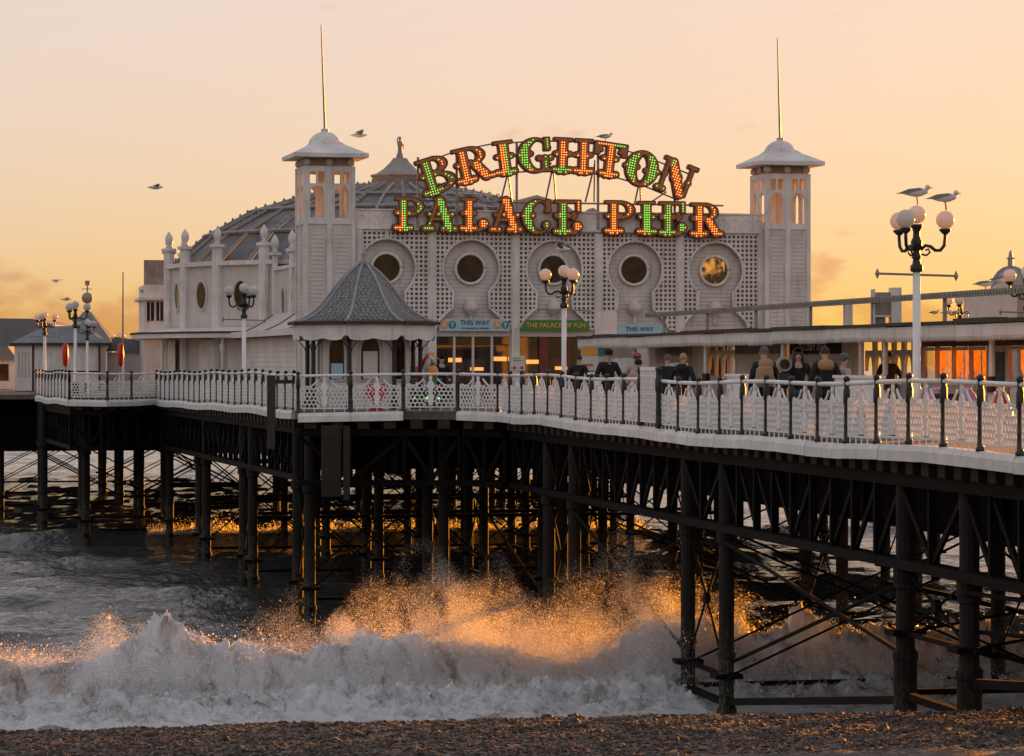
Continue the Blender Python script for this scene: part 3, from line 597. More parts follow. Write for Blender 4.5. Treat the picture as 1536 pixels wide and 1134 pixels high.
    # rods running along the pier from bent to bent
zb = SEA-2.2
for kb, u_ in enumerate((92.6, 106, 120, 134)):
    for v_, nm in ((12.3, 'outer row under the walk'), (16.6, 'row just inside the walk'), (20.5, 'second row in'), (25, 'middle row'), (29.5, 'third row in'), (38, 'far row')):
        if u_ < 100 and v_ in (25, 29.5): continue
        vv = v_-(.9*(u_-92)/40 if v_ < 14 else 0)
        trestle(vv, u_, 3.0, zb, f'dark pile trestle, {ORD[kb]} out to sea under the palace, {nm}', cross={12.3: 4.3, 16.6: 3.9, 20.5: 4.5, 25: 4.5}.get(v_) if u_ > 100 else (4.3 if v_ < 13 else None), big=1.0)
for kb, (u_, v_) in enumerate(((134.5, 7.6), (146, 6.2), (160, 4.5), (160, 12), (176, 4.5), (176, 12), (192, 4.5), (192, 12), (150, 20), (165, 22), (165, 33), (180, 24))):
    trestle(v_, u_, 3.0, zb, f'dark pile trestle under the far deck, {ORD[kb]} counting out to sea', cross=6.5, big=1.05)
for n_ in range(-1, 3):                                             # long diagonal rods along the outer row
    ua, ub = U0+UB*n_+3.4, U0+UB*(n_+1); zlow = max(float(beach_z(ua))+1.4, -5.3); zlow2 = max(float(beach_z(ub))+1.4, -5.3)
    for v_, lab in ((18.15, 'long crossed tie rods below the long railing'), (33.8, 'long crossed tie rods in the far row')):
        t = thing('cross_bracing', f'{ORD[n_+1]} set from the beach of '+lab, 'bracing', pier(v_, ua, 0), PA, 'crossed tie rods between the trestles'); g = ub-ua
        rod(t, (.12, 0, -2.5), (.12, g, zlow2), .085); rod(t, (-.12, g, -2.5), (-.12, 0, zlow), .085)
        obj('tie_beam', MB().bar((0, 0, zlow-.9), (0, g, zlow2-.9), .12, .16), 'pier_iron', t)
# landing stage posts and stair by the kiosk bay
lp = thing('mooring_post', 'stout dark timber post fixed outside the railing beside the slate-roofed kiosk', 'post', tuple(WP(407, 94.2)))
obj('shaft', MB().box(-.13, .13, -.13, .13, -1.2, 1.15), 'iron_black', lp); obj('bracket', MB().bar((0, 0, .95), (.85, .3, .95), .10, .12), 'iron_black', lp)
for i, (x, D, z0, z1, w_) in enumerate(((497, 91.2, -2.6, -.4, .62), (520, 91.0, -2.7, -.4, .20))):
    t = tag(obj('fender_post', MB().box(-w_/2, w_/2, -.12, .12, z0, z1), 'joist', None, loc=tuple(WP(x, D))), ('wide weathered plate hung below the bay of the slate-roofed kiosk', 'narrow brown timber post hung below the bay of the slate-roofed kiosk')[i], 'post')
# ================================================================== the entertainment palace
PF = R(14.0); CF, SF = math.cos(PF), math.sin(PF); FX, FY = W(830, 121.5)
def pf(x, q=0.0):
    a = (x-768)/F; return (a*(FY+q*CF)-FX+q*SF)/(CF-a*SF)
def zf(y, p=0.0, q=0.0): return EYE+(HZ-y)/F*(FY+p*SF+q*CF)
def fw(p, q, z=0): return (FX+p*CF-q*SF, FY+p*SF+q*CF, z)
Z0 = ZD
fac = thing('palace_facade', 'white palace front with trellis panels, keyhole arches and round windows', 'building', fw(0, 0, Z0), PF)
pL, pR = pf(533), pf(1146)
ZPT, ZPB = 7.80-Z0, 7.02-Z0                       # parapet top and bottom, in facade space
pil = [pf(x) for x in (538, 648, 773, 898, 1020, 1142)]; cen = [pf(x) for x in (581, 707, 832, 953, 1074)]
ZW = 5.45-Z0; RW = .58; RK = 1.20                    # round windows and the arch circle
ZSPR = 2.98-Z0
def key_half(z):
    """half width of the keyhole opening at height z, 0 above it"""
    dz = z-ZW
    if dz > RK: return 0
    if dz > -.93: return math.sqrt(max(0, RK*RK-dz*dz))
    if z > ZSPR+.85: return .78
    t = (ZSPR+.85-z)/.85
    return .78+.66*math.sin(min(1, max(0, t))*math.pi/2) if t < 1.0 else 1.46
def keyhole_outline():
    R_ = []; z = ZW+RK
    for a in np.linspace(90, -50.5, 30): R_.append((RK*math.cos(R(a)), ZW+RK*math.sin(R(a))))
    R_ += [(.78, ZSPR+.85)]
    for t in np.linspace(.1, 1, 8): R_.append((.78+.66*math.sin(t*math.pi/2), ZSPR+.85-.85*t))
    return R_
# walls: clapboard back wall, each board a slightly tilted strip
def clapboard(x0, x1, z0, z1, y, h=.17, hole=None):
    m = MB(); n = max(1, round((z1-z0)/h))
    for i in range(n):
        a, b = z0+(z1-z0)*i/n, z0+(z1-z0)*(i+1)/n
        segs = [(x0, x1)]
        if hole and abs((a+b)/2-hole[1]) < hole[2]: w_ = math.sqrt(hole[2]**2-((a+b)/2-hole[1])**2); segs = [(x0, hole[0]-w_), (hole[0]+w_, x1)]
        for xa, xb in segs: m.add([(xa, y-.025, a), (xb, y-.025, a), (xb, y, b), (xa, y, b), (xa, y, a), (xb, y, a)], [(0,1,2,3), (4,5,1,0)])
    return m
for i in range(5):
    x0, x1 = pil[i]+.16, pil[i+1]-.16
    obj('clapboard_panel', clapboard(x0, x1, ZSPR+.02, ZPB, .30, hole=(cen[i], ZW, RW-.02) if i == 4 else None), 'white_board', fac)
    # trellis: white bars with gaps, clipped to the outline of the arch
    c = cen[i]; pitch = .183; bw = .075; m = MB(); nx = int((x1-x0)/pitch); nz_ = int((ZPB-.06-ZSPR)/pitch); sxp = (x1-x0)/nx; szp = (ZPB-.06-ZSPR)/nz_
    for a in range(nx+1):
        X = x0+a*sxp; run0 = None
        for k in range(nz_+1):
            zz = ZSPR+k*szp; ok = abs(X-c) > key_half(min(zz+szp/2, ZPB))+.02 and k < nz_
            if ok and run0 is None: run0 = zz
            if not ok and run0 is not None: m.box(X-bw/2, X+bw/2, .002, .06, run0, zz); run0 = None
    for k in range(nz_+1):
        zz = ZSPR+k*szp; hw = key_half(zz)
        if hw <= 0: m.box(x0, x1, -.004, .054, zz-bw/2, zz+bw/2)
        else:
            if c-hw > x0: m.box(x0, c-hw, -.004, .054, zz-bw/2, zz+bw/2)
            if c+hw < x1: m.box(c+hw, x1, -.004, .054, zz-bw/2, zz+bw/2)
    o = obj('trellis', m, 'white', fac); o['kind'] = 'stuff'
    bk = MB()                                       # darker boarding seen through the trellis
    zs = np.linspace(ZSPR, ZPB, 46)
    for za, zb_ in zip(zs, zs[1:]):
        hw = min(key_half((za+zb_)/2), 1.46)
        if hw <= .01: bk.box(x0, x1, .10, .14, za, zb_)
        else:
            if c-hw > x0: bk.box(x0, c-hw, .10, .14, za, zb_)
            if c+hw < x1: bk.box(c+hw, x1, .10, .14, za, zb_)
    o = obj('trellis_backing', bk, 'trellis_back', fac); o['kind'] = 'stuff'
    ko = keyhole_outline(); pts = [(c-x, .02, z) for x, z in reversed(ko)]+[(c+x, .02, z) for x, z in ko[1:]]
    pts = [(min(max(p[0], x0), x1), p[1], p[2]) for p in pts]
    obj('arch_rim', MB().tube(pts, .055, 6), 'white', fac, True)
    obj('arch_drop', MB().box(c-.05, c+.05, -.03, .05, ZW+RK, ZPB), 'white', fac)
    win = obj('round_window', MB().cyl((c, .22, ZW), (c, .27, ZW), RW, n=28) if i < 4 else MB().add([(c+RW*math.cos(t), .24, ZW+RW*math.sin(t)) for t in np.linspace(0, 2*math.pi, 28, endpoint=False)], [tuple(range(28))]), 'glass_dark' if i < 4 else 'glass_amber', fac)
    fr = [(c+(RW+.04)*math.cos(t), .20, ZW+(RW+.04)*math.sin(t)) for t in np.linspace(0, 2*math.pi, 30)]
    obj('frame', MB().tube(fr, .07, 6), 'white', win, True)
    bp_ = MB().lathe([(.05, -.55), (.10, -.45), (.05, -.3), (.09, -.1), (.24, 0), (.30, .12), (.30, .18), (.27, .32), (.17, .46), (.02, .53)], (c, .10, ZSPR+.70), 10)
    obj('wall_lamp', bp_, 'cream', fac, True)
for i, X in enumerate(pil):
    w_ = .17 if 0 < i < 5 else .15
    obj('pilaster', MB().box(X-w_, X+w_, -.06, .35, 0, ZPB).box(X-w_+.06, X+w_-.06, -.085, -.06, ZSPR, ZPB-.1), 'white', fac)
obj('cornice', MB().box(pL, pR, -.09, .34, ZPB, ZPB+.07), 'white', fac)
pp = MB().box(pL, pR, .0, .32, ZPB+.07, ZPT)
obj('parapet', pp, 'white', fac); obj('parapet_coping', MB().box(pL, pR, -.05, .37, ZPT, ZPT+.06), 'white', fac)
na = 34; ar = MB()
for i in range(na):
    c = pL+(i+.5)*(pR-pL)/na; w_ = (pR-pL)/na*.40
    ar.tube([(c-w_, -.005, ZPB+.10)]+[(c-w_*math.cos(t), -.005, ZPB+.38+w_*math.sin(t)) for t in np.linspace(0, math.pi, 7)]+[(c+w_, -.005, ZPB+.10)], .022, 4)
o = obj('blind_arcading', ar, 'white', fac); o['kind'] = 'stuff'
c4 = cen[4]; obj('main_wall', MB().box(pL, c4-RW, .34, .60, ZSPR, ZPT-.02), 'trellis_back', fac); obj('main_wall', MB().box(c4+RW, pR, .34, .60, ZSPR, ZPT-.02), 'trellis_back', fac); obj('main_wall', MB().box(c4-RW+.002, c4+RW-.002, .34, .60, ZSPR, ZW-RW), 'trellis_back', fac); obj('main_wall', MB().box(c4-RW+.002, c4+RW-.002, .34, .60, ZW+RW, ZPT-.02), 'trellis_back', fac)
obj('flat_roof', MB().box(pL, pR, .60, 14, ZPT-.5, ZPT-.35), 'roof_grey', fac)
# ground storey: doors, glass, dark arcade hall behind
for i in range(5):
    x0, x1 = pil[i]+.17, pil[i+1]-.17
    if i in (1, 2):
        n = 4 if i == 1 else 3; dw = (x1-x0)/n
        for k in range(n+1):
            X = x0+k*dw; obj('door_post', MB().box(X-.05, X+.05, .12, .22, 0, ZSPR-.30), 'cream' if i == 1 else 'red_brown', fac)
        obj('door_head', MB().box(x0, x1, .10, .24, ZSPR-.32, ZSPR+.02), 'cream', fac)
        for k in range(n):
            g = obj('glass_door', MB().box(x0+k*dw+.06, x0+(k+1)*dw-.06, .16, .17, .1, ZSPR-.35), 'glass_clear', fac)
            if i == 1: obj('frame', MB().box(x0+k*dw+.06, x0+(k+1)*dw-.06, .14, .19, 1.0, 1.06), 'cream', g)
        if i == 2: obj('door_column', MB().box(x0+dw*.8, x0+dw*1.15, .02, .14, 0, ZSPR-.34), 'red_brown', fac)
    else:
        obj('clapboard_panel', clapboard(x0, x1, 0, ZSPR, .25), 'white_board', fac)
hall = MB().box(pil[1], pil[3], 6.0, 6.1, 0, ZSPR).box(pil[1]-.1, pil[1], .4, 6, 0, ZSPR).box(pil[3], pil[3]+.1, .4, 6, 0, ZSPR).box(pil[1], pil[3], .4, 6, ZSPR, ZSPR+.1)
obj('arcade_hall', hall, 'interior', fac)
# glowing amusement machines inside
for i in range(14):
    x = pil[1]+.5+random.random()*(pil[3]-pil[1]-1.0); q = 1.2+random.random()*3.5; h = random.uniform(1.1, 2.5)
    g = thing('arcade_machine', 'dark amusement machine with glowing panel inside the palace doors', 'arcade machine', fw(x, q, Z0), PF, 'amusement machines inside the palace')
    obj('cabinet', MB().box(-.35, .35, -.3, .3, 0, h), 'red_brown' if i % 3 else 'interior', g); obj('lit_panel', MB().box(-.28, .28, -.32, -.302, h*.72, h*.80), 'warm_light' if i % 3 else 'red_light', g)
# signs over the doors
def board(name, x0, x1, y0, y1, m_, label, q=-.12):
    p0, p1 = pf(x0, q), pf(x1, q); z0, z1 = zf(y1)-0, zf(y0)-0; w_ = (p1-p0)/2; h = z1-z0
    t = thing(name, label, 'sign', fw((p0+p1)/2, q, z0), PF); r = min(h*.9, .34)
    poly = [(-w_, 0), (w_, 0), (w_, h-r)]+[(w_-r+r*math.cos(a), h-r+r*math.sin(a)) for a in np.linspace(.2, math.pi/2, 5)]+[(-w_+r-r*math.sin(a), h-r+r*math.cos(a)) for a in np.linspace(0, math.pi/2-.2, 5)]+[(-w_, h-r)]
    obj('board', MB().prism(poly, -.03, .03), m_, t); return t, w_, h
t, w_, h = board('door_sign', 659, 765, 479, 497, 'sign_blue', 'pale blue board with arrows pointing to the far end of the pier')
text('THIS WAY', .27, 'sign_navy', t, (-.0, -.045, h*.68)); text('TO THE END OF THE PIER', .10, 'sign_navy', t, (0, -.045, h*.22))
for sx in (-1, 1):
    for k, mm in ((.86, 'sign_orange' if sx < 0 else 'sign_teal'), (.64, 'sign_teal' if sx < 0 else 'sign_orange')):
        ds = obj('emblem_disc', MB().cyl((sx*w_*k, -.05, h*.52), (sx*w_*k, -.03, h*.52), .16, n=18), mm, t)
        cx_, cz_ = sx*w_*k, h*.52
        mk = MB().box(cx_-.025, cx_+.025, -.062, -.052, cz_-.10, cz_+.05).prism([(cx_-.08, cz_+.02), (cx_+.08, cz_+.02), (cx_, cz_+.11)], -.064, -.054) if mm == 'sign_teal' else MB().box(cx_-.065, cx_-.02, -.062, -.052, cz_-.09, cz_+.09).box(cx_+.02, cx_+.065, -.062, -.052, cz_-.09, cz_+.09)
        obj('emblem_mark', mk, 'paper', ds)
t, w_, h = board('door_sign', 783, 884, 480, 496, 'sign_green', 'green board with gold lettering over the dark doorway'); text('THE PALACE OF FUN', .27, 'sign_gold', t, (0, -.045, h*.48), extra=.004)
t, w_, h = board('door_sign', 925, 1000, 486, 501, 'sign_blue', 'pale blue arrow board half hidden above the kiosk arcade roof'); text('THIS WAY', .26, 'sign_navy', t, (-.1, -.045, h*.5))
for xx, lab in ((777, 'white notice with red marks fixed to the pillar between the palace doorways'),):
    p = pf(xx, -.1); t = thing('wall_notice', lab, 'notice', fw(p, -.1, zf(556)), PF); obj('sheet', MB().box(-.30, .30, -.01, .01, 0, .62), 'paper', t)
    for k in (-.16, .16): obj('red_mark', MB().cyl((k, -.02, .12), (k, -.012, .12), .07, n=10), 'red', t)
    obj('print', MB().box(-.22, .22, -.016, -.012, .40, .43).box(-.22, .10, -.016, -.012, .48, .51), 'sign_teal', t)
# ---- towers
def tower(x0, x1, label, lean):
    q0 = -.35; a, b = pf(x0, q0), pf(x1, q0); S = b-a; H = S/2
    t = thing('entrance_tower', label, 'tower', fw((a+b)/2, q0+H, Z0), PF)
    zt = 9.55-Z0; zw0, zw1 = 7.45-Z0, 8.75-Z0
    for sx in (-1, 1):
        for sy in (-1, 1): obj('corner_pilaster', MB().box(sx*H-.16 if sx > 0 else -H, H if sx > 0 else -H+.16, sy*H-.16 if sy > 0 else -H, H if sy > 0 else -H+.16, 0, zt), 'white', t)
    ins = .05
    for face in range(4):
        rot = Matrix.Rotation(face*math.pi/2, 3, 'Z')
        def put(name, m, mm, par=t):
            m.v = [tuple(rot @ Vector(v)) for v in m.v]; return obj(name, m, mm, par)
        pw = H-.16; cp = .11
        put('middle_pilaster', MB().box(-cp, cp, -H, -H+.14, 0, zt), 'white')
        for s in (-1, 1):
            xa, xb = (cp, pw) if s > 0 else (-pw, -cp); xm = (xa+xb)/2; hw = (xb-xa)/2
            put('fretted_panel', MB().box(xa, xb, -H+ins, -H+.13, 0, zw0-.25), 'white_board')
            fr = MB()                                           # rows of little raised battens
            for k in range(int((zw0-.9)/.17)):
                z = .45+k*.17
                for j in (-.42, 0, .42): fr.box(xm+j*hw*1.1-.09, xm+j*hw*1.1+.09, -H+ins-.018, -H+ins, z, z+.045)
            o = put('battens', fr, 'white'); o['kind'] = 'stuff'
            put('window_sill', MB().box(xa, xb, -H+.01, -H+.13, zw0-.25, zw0), 'white')
            # arched opening with solid spandrels and two slots above
            rr = hw*.74; zs = zw1-rr; m = MB(); m.box(xa, xm-rr, -H+.03, -H+.12, zw0, zs); m.box(xm+rr, xb, -H+.03, -H+.12, zw0, zs)
            n = 10; top = zw1+.10
            for k in range(n):
                t0, t1 = math.pi*k/n, math.pi*(k+1)/n; xa_, xb_ = xm-rr*math.cos(t0), xm-rr*math.cos(t1); za_, zb_ = zs+rr*math.sin(t0), zs+rr*math.sin(t1)
                m.add([(xa_, -H+.03, za_), (xb_, -H+.03, zb_), (xb_, -H+.03, top), (xa_, -H+.03, top), (xa_, -H+.12, za_), (xb_, -H+.12, zb_), (xb_, -H+.12, top), (xa_, -H+.12, top)], [(0,1,2,3),(7,6,5,4),(0,4,5,1),(3,2,6,7)])
            m.box(xa, xm-rr, -H+.03, -H+.12, zs, top); m.box(xm+rr, xb, -H+.03, -H+.12, zs, top)
            for e in (xa, xm-.045, xb-.09): m.box(e, e+.09, -H+.035, -H+.115, top, zt-.22)
            m.box(xa, xb, -H+.03, -H+.12, zt-.22, zt)
            put('louvre_frame', m, 'white')
    obj('inner_core', MB().box(-H+.34, H-.34, -H+.34, H-.34, 0, zw0-.1).box(-.12, .12, -.12, .12, zw0-.1, zt), 'cream', t)
    obj('belfry_floor', MB().box(-H+.14, H-.14, -H+.14, H-.14, zw0-.12, zw0-.02), 'cream', t)
    for i in range(3):
        for j in range(3):
            if i == 1 and j == 1: continue
            obj('ball', MB().ball(((i-1)*(H-.14), (j-1)*(H-.14), zt+.17), .17, 10, 7), 'cream', t, True)
    E = H+.47; ze = zt+.34
    rf = obj('roof', MB().add([(-E,-E,ze),(E,-E,ze),(E,E,ze),(-E,E,ze),(-E,-E,ze+.16),(E,-E,ze+.16),(E,E,ze+.16),(-E,E,ze+.16),(-.72,-.72,ze+.55),(.72,-.72,ze+.55),(.72,.72,ze+.55),(-.72,.72,ze+.55),(-.52,-.52,ze+.72),(.52,-.52,ze+.72),(.52,.52,ze+.72),(-.52,.52,ze+.72)],
        [(3,2,1,0)]+[(a_*4+i, a_*4+(i+1) % 4, a_*4+4+(i+1) % 4, a_*4+4+i) for a_ in range(3) for i in range(4)]+[(12,13,14,15)]), 'white', t)
    obj('cupola', MB().lathe([(.70*math.cos(x), .62*math.sin(x)) for x in np.linspace(0, 1.5, 9)], (0, 0, ze+.52), 16), 'white', t, True)
    obj('eave_board', MB().box(-H+.2, H-.2, -H+.2, H-.2, zt+.01, ze-.002), 'trellis_back', t)
    obj('pole_socket', MB().cyl((0, 0, ze+1.10), (0, 0, ze+1.24), .16, n=8), 'cream', t); obj('flagpole', MB().cyl((0, 0, ze+1.1), (lean, 0, 15.35), .055, .025, 7), 'steel', t)
    return t
tower(456, 533, 'white square tower with flagpole beside the domed hall', -.16); tower(1148, 1216, 'white square tower with flagpole above the kiosk arcade roof', -.12)
# ---- domed hall behind the front
DX, DQ = 0.0, 31.0; RD = 11.9; NF = 24
hall = thing('domed_hall', 'white many-sided hall with round windows and grey ribbed dome', 'building', fw(DX, DQ, Z0), PF)
Dd = FY+DQ*CF; ZE = 6.45-Z0; ZC = 3.02-Z0                         # wall top, canopy
kd = F/Dd
for i in range(NF):
    a0, a1 = 2*math.pi*i/NF, 2*math.pi*(i+1)/NF; am = (a0+a1)/2
    if math.sin(am) > .55: continue                      # back of the drum is never seen
    p0 = Vector((RD*math.cos(a0), RD*math.sin(a0), 0)); p1 = Vector((RD*math.cos(a1), RD*math.sin(a1), 0)); nrm = Vector((math.cos(am), math.sin(am), 0))
    w = obj('wall_panel', MB().add([p0, p1, p1+Vector((0,0,ZE)), p0+Vector((0,0,ZE))], [(0,1,2,3)]), 'cream', hall)
    obj('wall_cornice', MB().bar(p0+nrm*.1+Vector((0,0,ZE)), p1+nrm*.1+Vector((0,0,ZE)), .30, .22), 'white', hall)
    pc = p0+p0.normalized()*.06
    pl = obj('wall_pilaster', MB().lathe([(.26, 0), (.26, ZE+.75), (.38, ZE+.78), (.38, ZE+.92), (.20, ZE+.95)], pc, 8), 'white', hall)
    obj('urn', MB().lathe([(.09, .93), (.20, 1.0), (.09, 1.05), (.12, 1.13), (.19, 1.30), (.20, 1.44), (.15, 1.60), (.07, 1.72), (.02, 1.80)], pc+Vector((0,0,ZE)), 9), 'white', pl, True)
    c = (p0+p1)/2+nrm*.03; u_ = (p1-p0).normalized(); cz = zf(440)-Z0+.45
    ov = [c+u_*(.52*math.cos(t_))+Vector((0,0,cz+.72*math.sin(t_))) for t_ in np.linspace(0, 2*math.pi, 20, endpoint=False)]
    g = obj('oval_window', MB().add(ov, [tuple(range(20))]), 'glass_dark', w); obj('frame', MB().tube(ov+[ov[0]], .075, 5), 'cream', g)
# dome shell: three tiers of lead panels, ribs with crockets between them
prof = [(RD-.15, ZE+.05), (RD-1.9, ZE+1.55), (RD-4.2, ZE+2.80), (RD-6.6, ZE+3.55), (2.3, ZE+4.22), (2.2, ZE+4.30)]
NR = 36
for i in range(NR):
    a0, a1 = 2*math.pi*i/NR, 2*math.pi*(i+1)/NR
    if math.sin((a0+a1)/2) > .75: continue
    for k in range(4):
        (r0, z0), (r1, z1) = prof[k], prof[k+1]; e = .004
        obj('lead_panel', MB().add([(r0*math.cos(a0+e), r0*math.sin(a0+e), z0), (r0*math.cos(a1-e), r0*math.sin(a1-e), z0), (r1*math.cos(a1-e), r1*math.sin(a1-e), z1), (r1*math.cos(a0+e), r1*math.sin(a0+e), z1)], [(0,1,2,3)]), 'dome_lead', hall)
    pts = [((r+.04)*math.cos(a0), (r+.04)*math.sin(a0), z+.06) for r, z in prof[:5]]
    rb = obj('rib', MB().tube(pts, .085, 5), 'dome_rib', hall)
    if i % 2 == 0:
        cm_ = MB()
        for k in range(4):
            A, B = Vector(pts[k]), Vector(pts[k+1]); n = max(2, int((B-A).length/.42))
            for j in range(n):
                p = A.lerp(B, (j+.5)/n); cm_.lathe([(.05, 0), (.085, .10), (.02, .20)], p, 5)
        o = obj('crockets', cm_, 'dome_rib', rb); o['kind'] = 'stuff'
for r, z in prof[1:4]:
    obj('ring_band', MB().tube([((r+.05)*math.cos(t_), (r+.05)*math.sin(t_), z+.06) for t_ in np.linspace(-math.pi*1.3, math.pi*.3, 60)], .10, 5), 'dome_rib', hall)
ln = obj('lantern', MB().lathe([(1.45, 0), (1.45, .50), (1.55, .53), (1.55, .62), (1.25, .68), (.85, .95), (.5, 1.3), (.36, 1.5)], (0, 0, ZE+4.22), 12), 'dome_rib', hall)
obj('lantern_louvres', MB().lathe([(1.50, .12), (1.50, .4)], (0, 0, ZE+4.22), 12), 'roof_grey', ln)
st = thing('roof_statue', 'small weathered statue standing on the peak of the grey dome', 'statue', fw(DX, DQ, Z0+ZE+5.7), PF); st.scale = (.52, .52, .52)
obj('figure', MB().lathe([(.42, 0), (.34, .35), (.24, .6), (.20, 1.0), (.26, 1.35), (.27, 1.6), (.12, 1.78), (.10, 1.84), (.15, 1.95), (.14, 2.1), (.05, 2.2)], n=9).tube([(.22, 0, 1.5), (.36, -.05, 1.2), (.26, -.12, 1.0)], .07, 5).tube([(-.22, 0, 1.5), (-.3, -.05, 1.75), (-.18, 0, 2.15)], .06, 5), 'dome_rib', st, True)
# canopy ring and lower walls round the drum
RC = RD+1.9
can = [(RC*math.cos(t_), RC*math.sin(t_)) for t_ in np.linspace(-math.pi*1.15, math.pi*.05, 40)]
m = MB()
for a_, b_ in zip(can, can[1:]):
    ia = [RD/RC*c_ for c_ in a_]; ib = [RD/RC*c_ for c_ in b_]
    m.add([(*a_, ZC-.22), (*b_, ZC-.22), (*b_, ZC), (*a_, ZC), (*ia, ZC+.32), (*ib, ZC+.32), (*ia, ZC-.2), (*ib, ZC-.2)], [(0,1,2,3), (3,2,5,4), (0,6,7,1)])
obj('canopy', m, 'white', hall)
obj('canopy_edge', MB().tube([(x*1.002, y*1.002, ZC+.04) for x, y in can], .05, 5), 'roof_felt', hall)
for k, t_ in enumerate(np.linspace(-math.pi*.97, -math.pi*.30, 12)):
    x, y = (RD+.05)*math.cos(t_), (RD+.05)*math.sin(t_)
    if k % 3 != 1: obj('shutter', clapboard(-.85, .85, .1, ZC-.3, 0, .24), 'white', hall, loc=((RD+.12)*math.cos(t_), (RD+.12)*math.sin(t_), 0), rz=t_+math.pi/2)
    c1 = ((RC-.5)*math.cos(t_), (RC-.5)*math.sin(t_))
    if k % 2: obj('canopy_column', MB().lathe([(.09, 0), (.09, ZC-.9), (.13, ZC-.88), (.13, ZC-.55), (.08, ZC-.5), (.08, ZC-.2)], (*c1, 0), 8), 'white', hall)
# nave between the front and the drum
pN = -8.0
nave = thing('side_wing', 'white wing joining the tower to the domed hall, with oval windows and urns', 'building', fw(0, 0, Z0), PF)
q1 = DQ-math.sqrt(max(0, RD*RD-pN*pN)) if abs(pN) < RD else DQ-5
ZN = 6.0-Z0
obj('wing_wall', MB().box(pN, pN+.3, 1.9, q1, 0, ZN), 'cream', nave); obj('wing_cornice', MB().box(pN-.14, pN+.32, 1.9, q1, ZN, ZN+.16), 'white', nave)
obj('wing_roof', MB().add([(pN, 1.9, ZN+.16), (pN, q1, ZN+.16), (0, q1, ZN+1.9), (0, 1.9, ZN+1.9), (-pN, 1.9, ZN+.16), (-pN, q1, ZN+.16)], [(0,1,2,3), (3,2,5,4)]), 'dome_lead', nave)
n = 5
for k in range(n):
    q = 2.2+(q1-2.6)*k/(n-1); pl = obj('wing_pilaster', MB().box(pN-.16, pN+.05, q-.22, q+.22, 0, ZN+.75).box(pN-.3, pN+.2, q-.36, q+.36, ZN+.75, ZN+.88), 'white', nave)
    obj('urn', MB().lathe([(.09, .87), (.20, .94), (.09, .99), (.12, 1.07), (.19, 1.24), (.20, 1.38), (.15, 1.54), (.07, 1.66), (.02, 1.74)], (pN-.05, q, ZN), 9), 'white', pl, True)
    if k < n-1:
        qq = q+(q1-2.6)/(n-1)/2; ov = [(pN-.03, qq+.6*math.cos(t_), 4.35+.78*math.sin(t_)) for t_ in np.linspace(0, 2*math.pi, 20, endpoint=False)]
        g = obj('oval_window', MB().add(ov, [tuple(range(20))]), 'glass_dark', nave); obj('frame', MB().tube(ov+[ov[0]], .07, 5), 'cream', g)
# swept lean-to roof below the wing windows
sw = [(pN-.02-2.1*t_, 3.95-Z0-.98*math.sin(t_*math.pi/2)) for t_ in np.linspace(0, 1, 8)]
m = MB()
for (xa, za), (xb, zb_) in zip(sw, sw[1:]): m.add([(xa, 2.0, za), (xa, q1+1, za), (xb, q1+1, zb_), (xb, 2.0, zb_)], [(0,1,2,3)])
obj('swept_roof', m, 'cream', nave); obj('swept_fascia', MB().box(pN-2.2, pN-2.1, 2.0, q1+1, ZC-.26, ZC+.02), 'white', nave)
for k in range(4): obj('roof_seam', MB().tube([(x-.01, 2.4+k*(q1-1.6)/3.2, z+.03) for x, z in sw], .035, 4), 'roof_grey', nave)
obj('lower_boarding', clapboard(-(q1-1.0)/2, (q1-1.0)/2, 0, ZC-.26, 0, .22), 'white', nave, loc=(pN-1.5, 2.0+(q1-1)/2, 0), rz=-math.pi/2)
# front corner of the lower walls, seen beside the slate-roofed kiosk
obj('front_boarding', clapboard(-1.05, 1.05, 0, ZC-.28, 0, .22), 'white', nave, loc=(pN-1.05, 2.02, 0))
# two-storey block on the far side with windows and an old hoarding
ax0, D0 = 216, 163.0; k0 = F/D0
an = thing('side_block', 'two-storey white block with strip windows under the rusty hoarding', 'building', (*W(ax0, D0), Z0), R(10))
wA = (268-216)/k0
obj('lower_wall', MB().box(0, wA, 0, 6, 0, 3.0), 'white', an); obj('upper_wall', MB().box(0, wA, 0, 6, 3.3, 5.9), 'white', an)
obj('lower_eave', MB().box(-.3, wA, -.5, 6, 3.0, 3.3), 'white', an); obj('upper_eave', MB().box(-.25, wA, -.25, 6.2, 5.05, 5.2), 'white', an)
for k in range(3): g = obj('window', MB().box(.15+k*.52, .55+k*.52, -.04, 0, 3.9, 4.95), 'glass_dark', an); obj('frame', MB().box(.10+k*.52, .15+k*.52, -.06, 0, 3.85, 5.0).box(.33+k*.52, .37+k*.52, -.06, 0, 3.9, 4.95), 'white', g)
hb = thing('rusty_hoarding', 'weathered ribbed hoarding on struts above the white side block', 'hoarding', (*W(216, 163.5), zat(437, 163.5)), R(16))
for k in range(9): obj('ribbed_sheet', MB().box(k*.17, k*.17+.165, 0+(k % 2)*.03, .05+(k % 2)*.03, .1, 1.75), 'rusty_sheet', hb)
for k in range(6): obj('strut', MB().bar((1.5, .1, .2+k*.28), (2.1, 1.2, .05+k*.22), .04), 'steel', hb)
obj('sill_beam', MB().box(-.05, 2.0, .0, 1.2, -.02, .1), 'rusty_sheet', hb); obj('leg', MB().box(.5, .6, .5, .6, -.7, -.02), 'steel', hb); obj('leg', MB().box(1.5, 1.6, .5, .6, -.7, -.02), 'steel', hb)
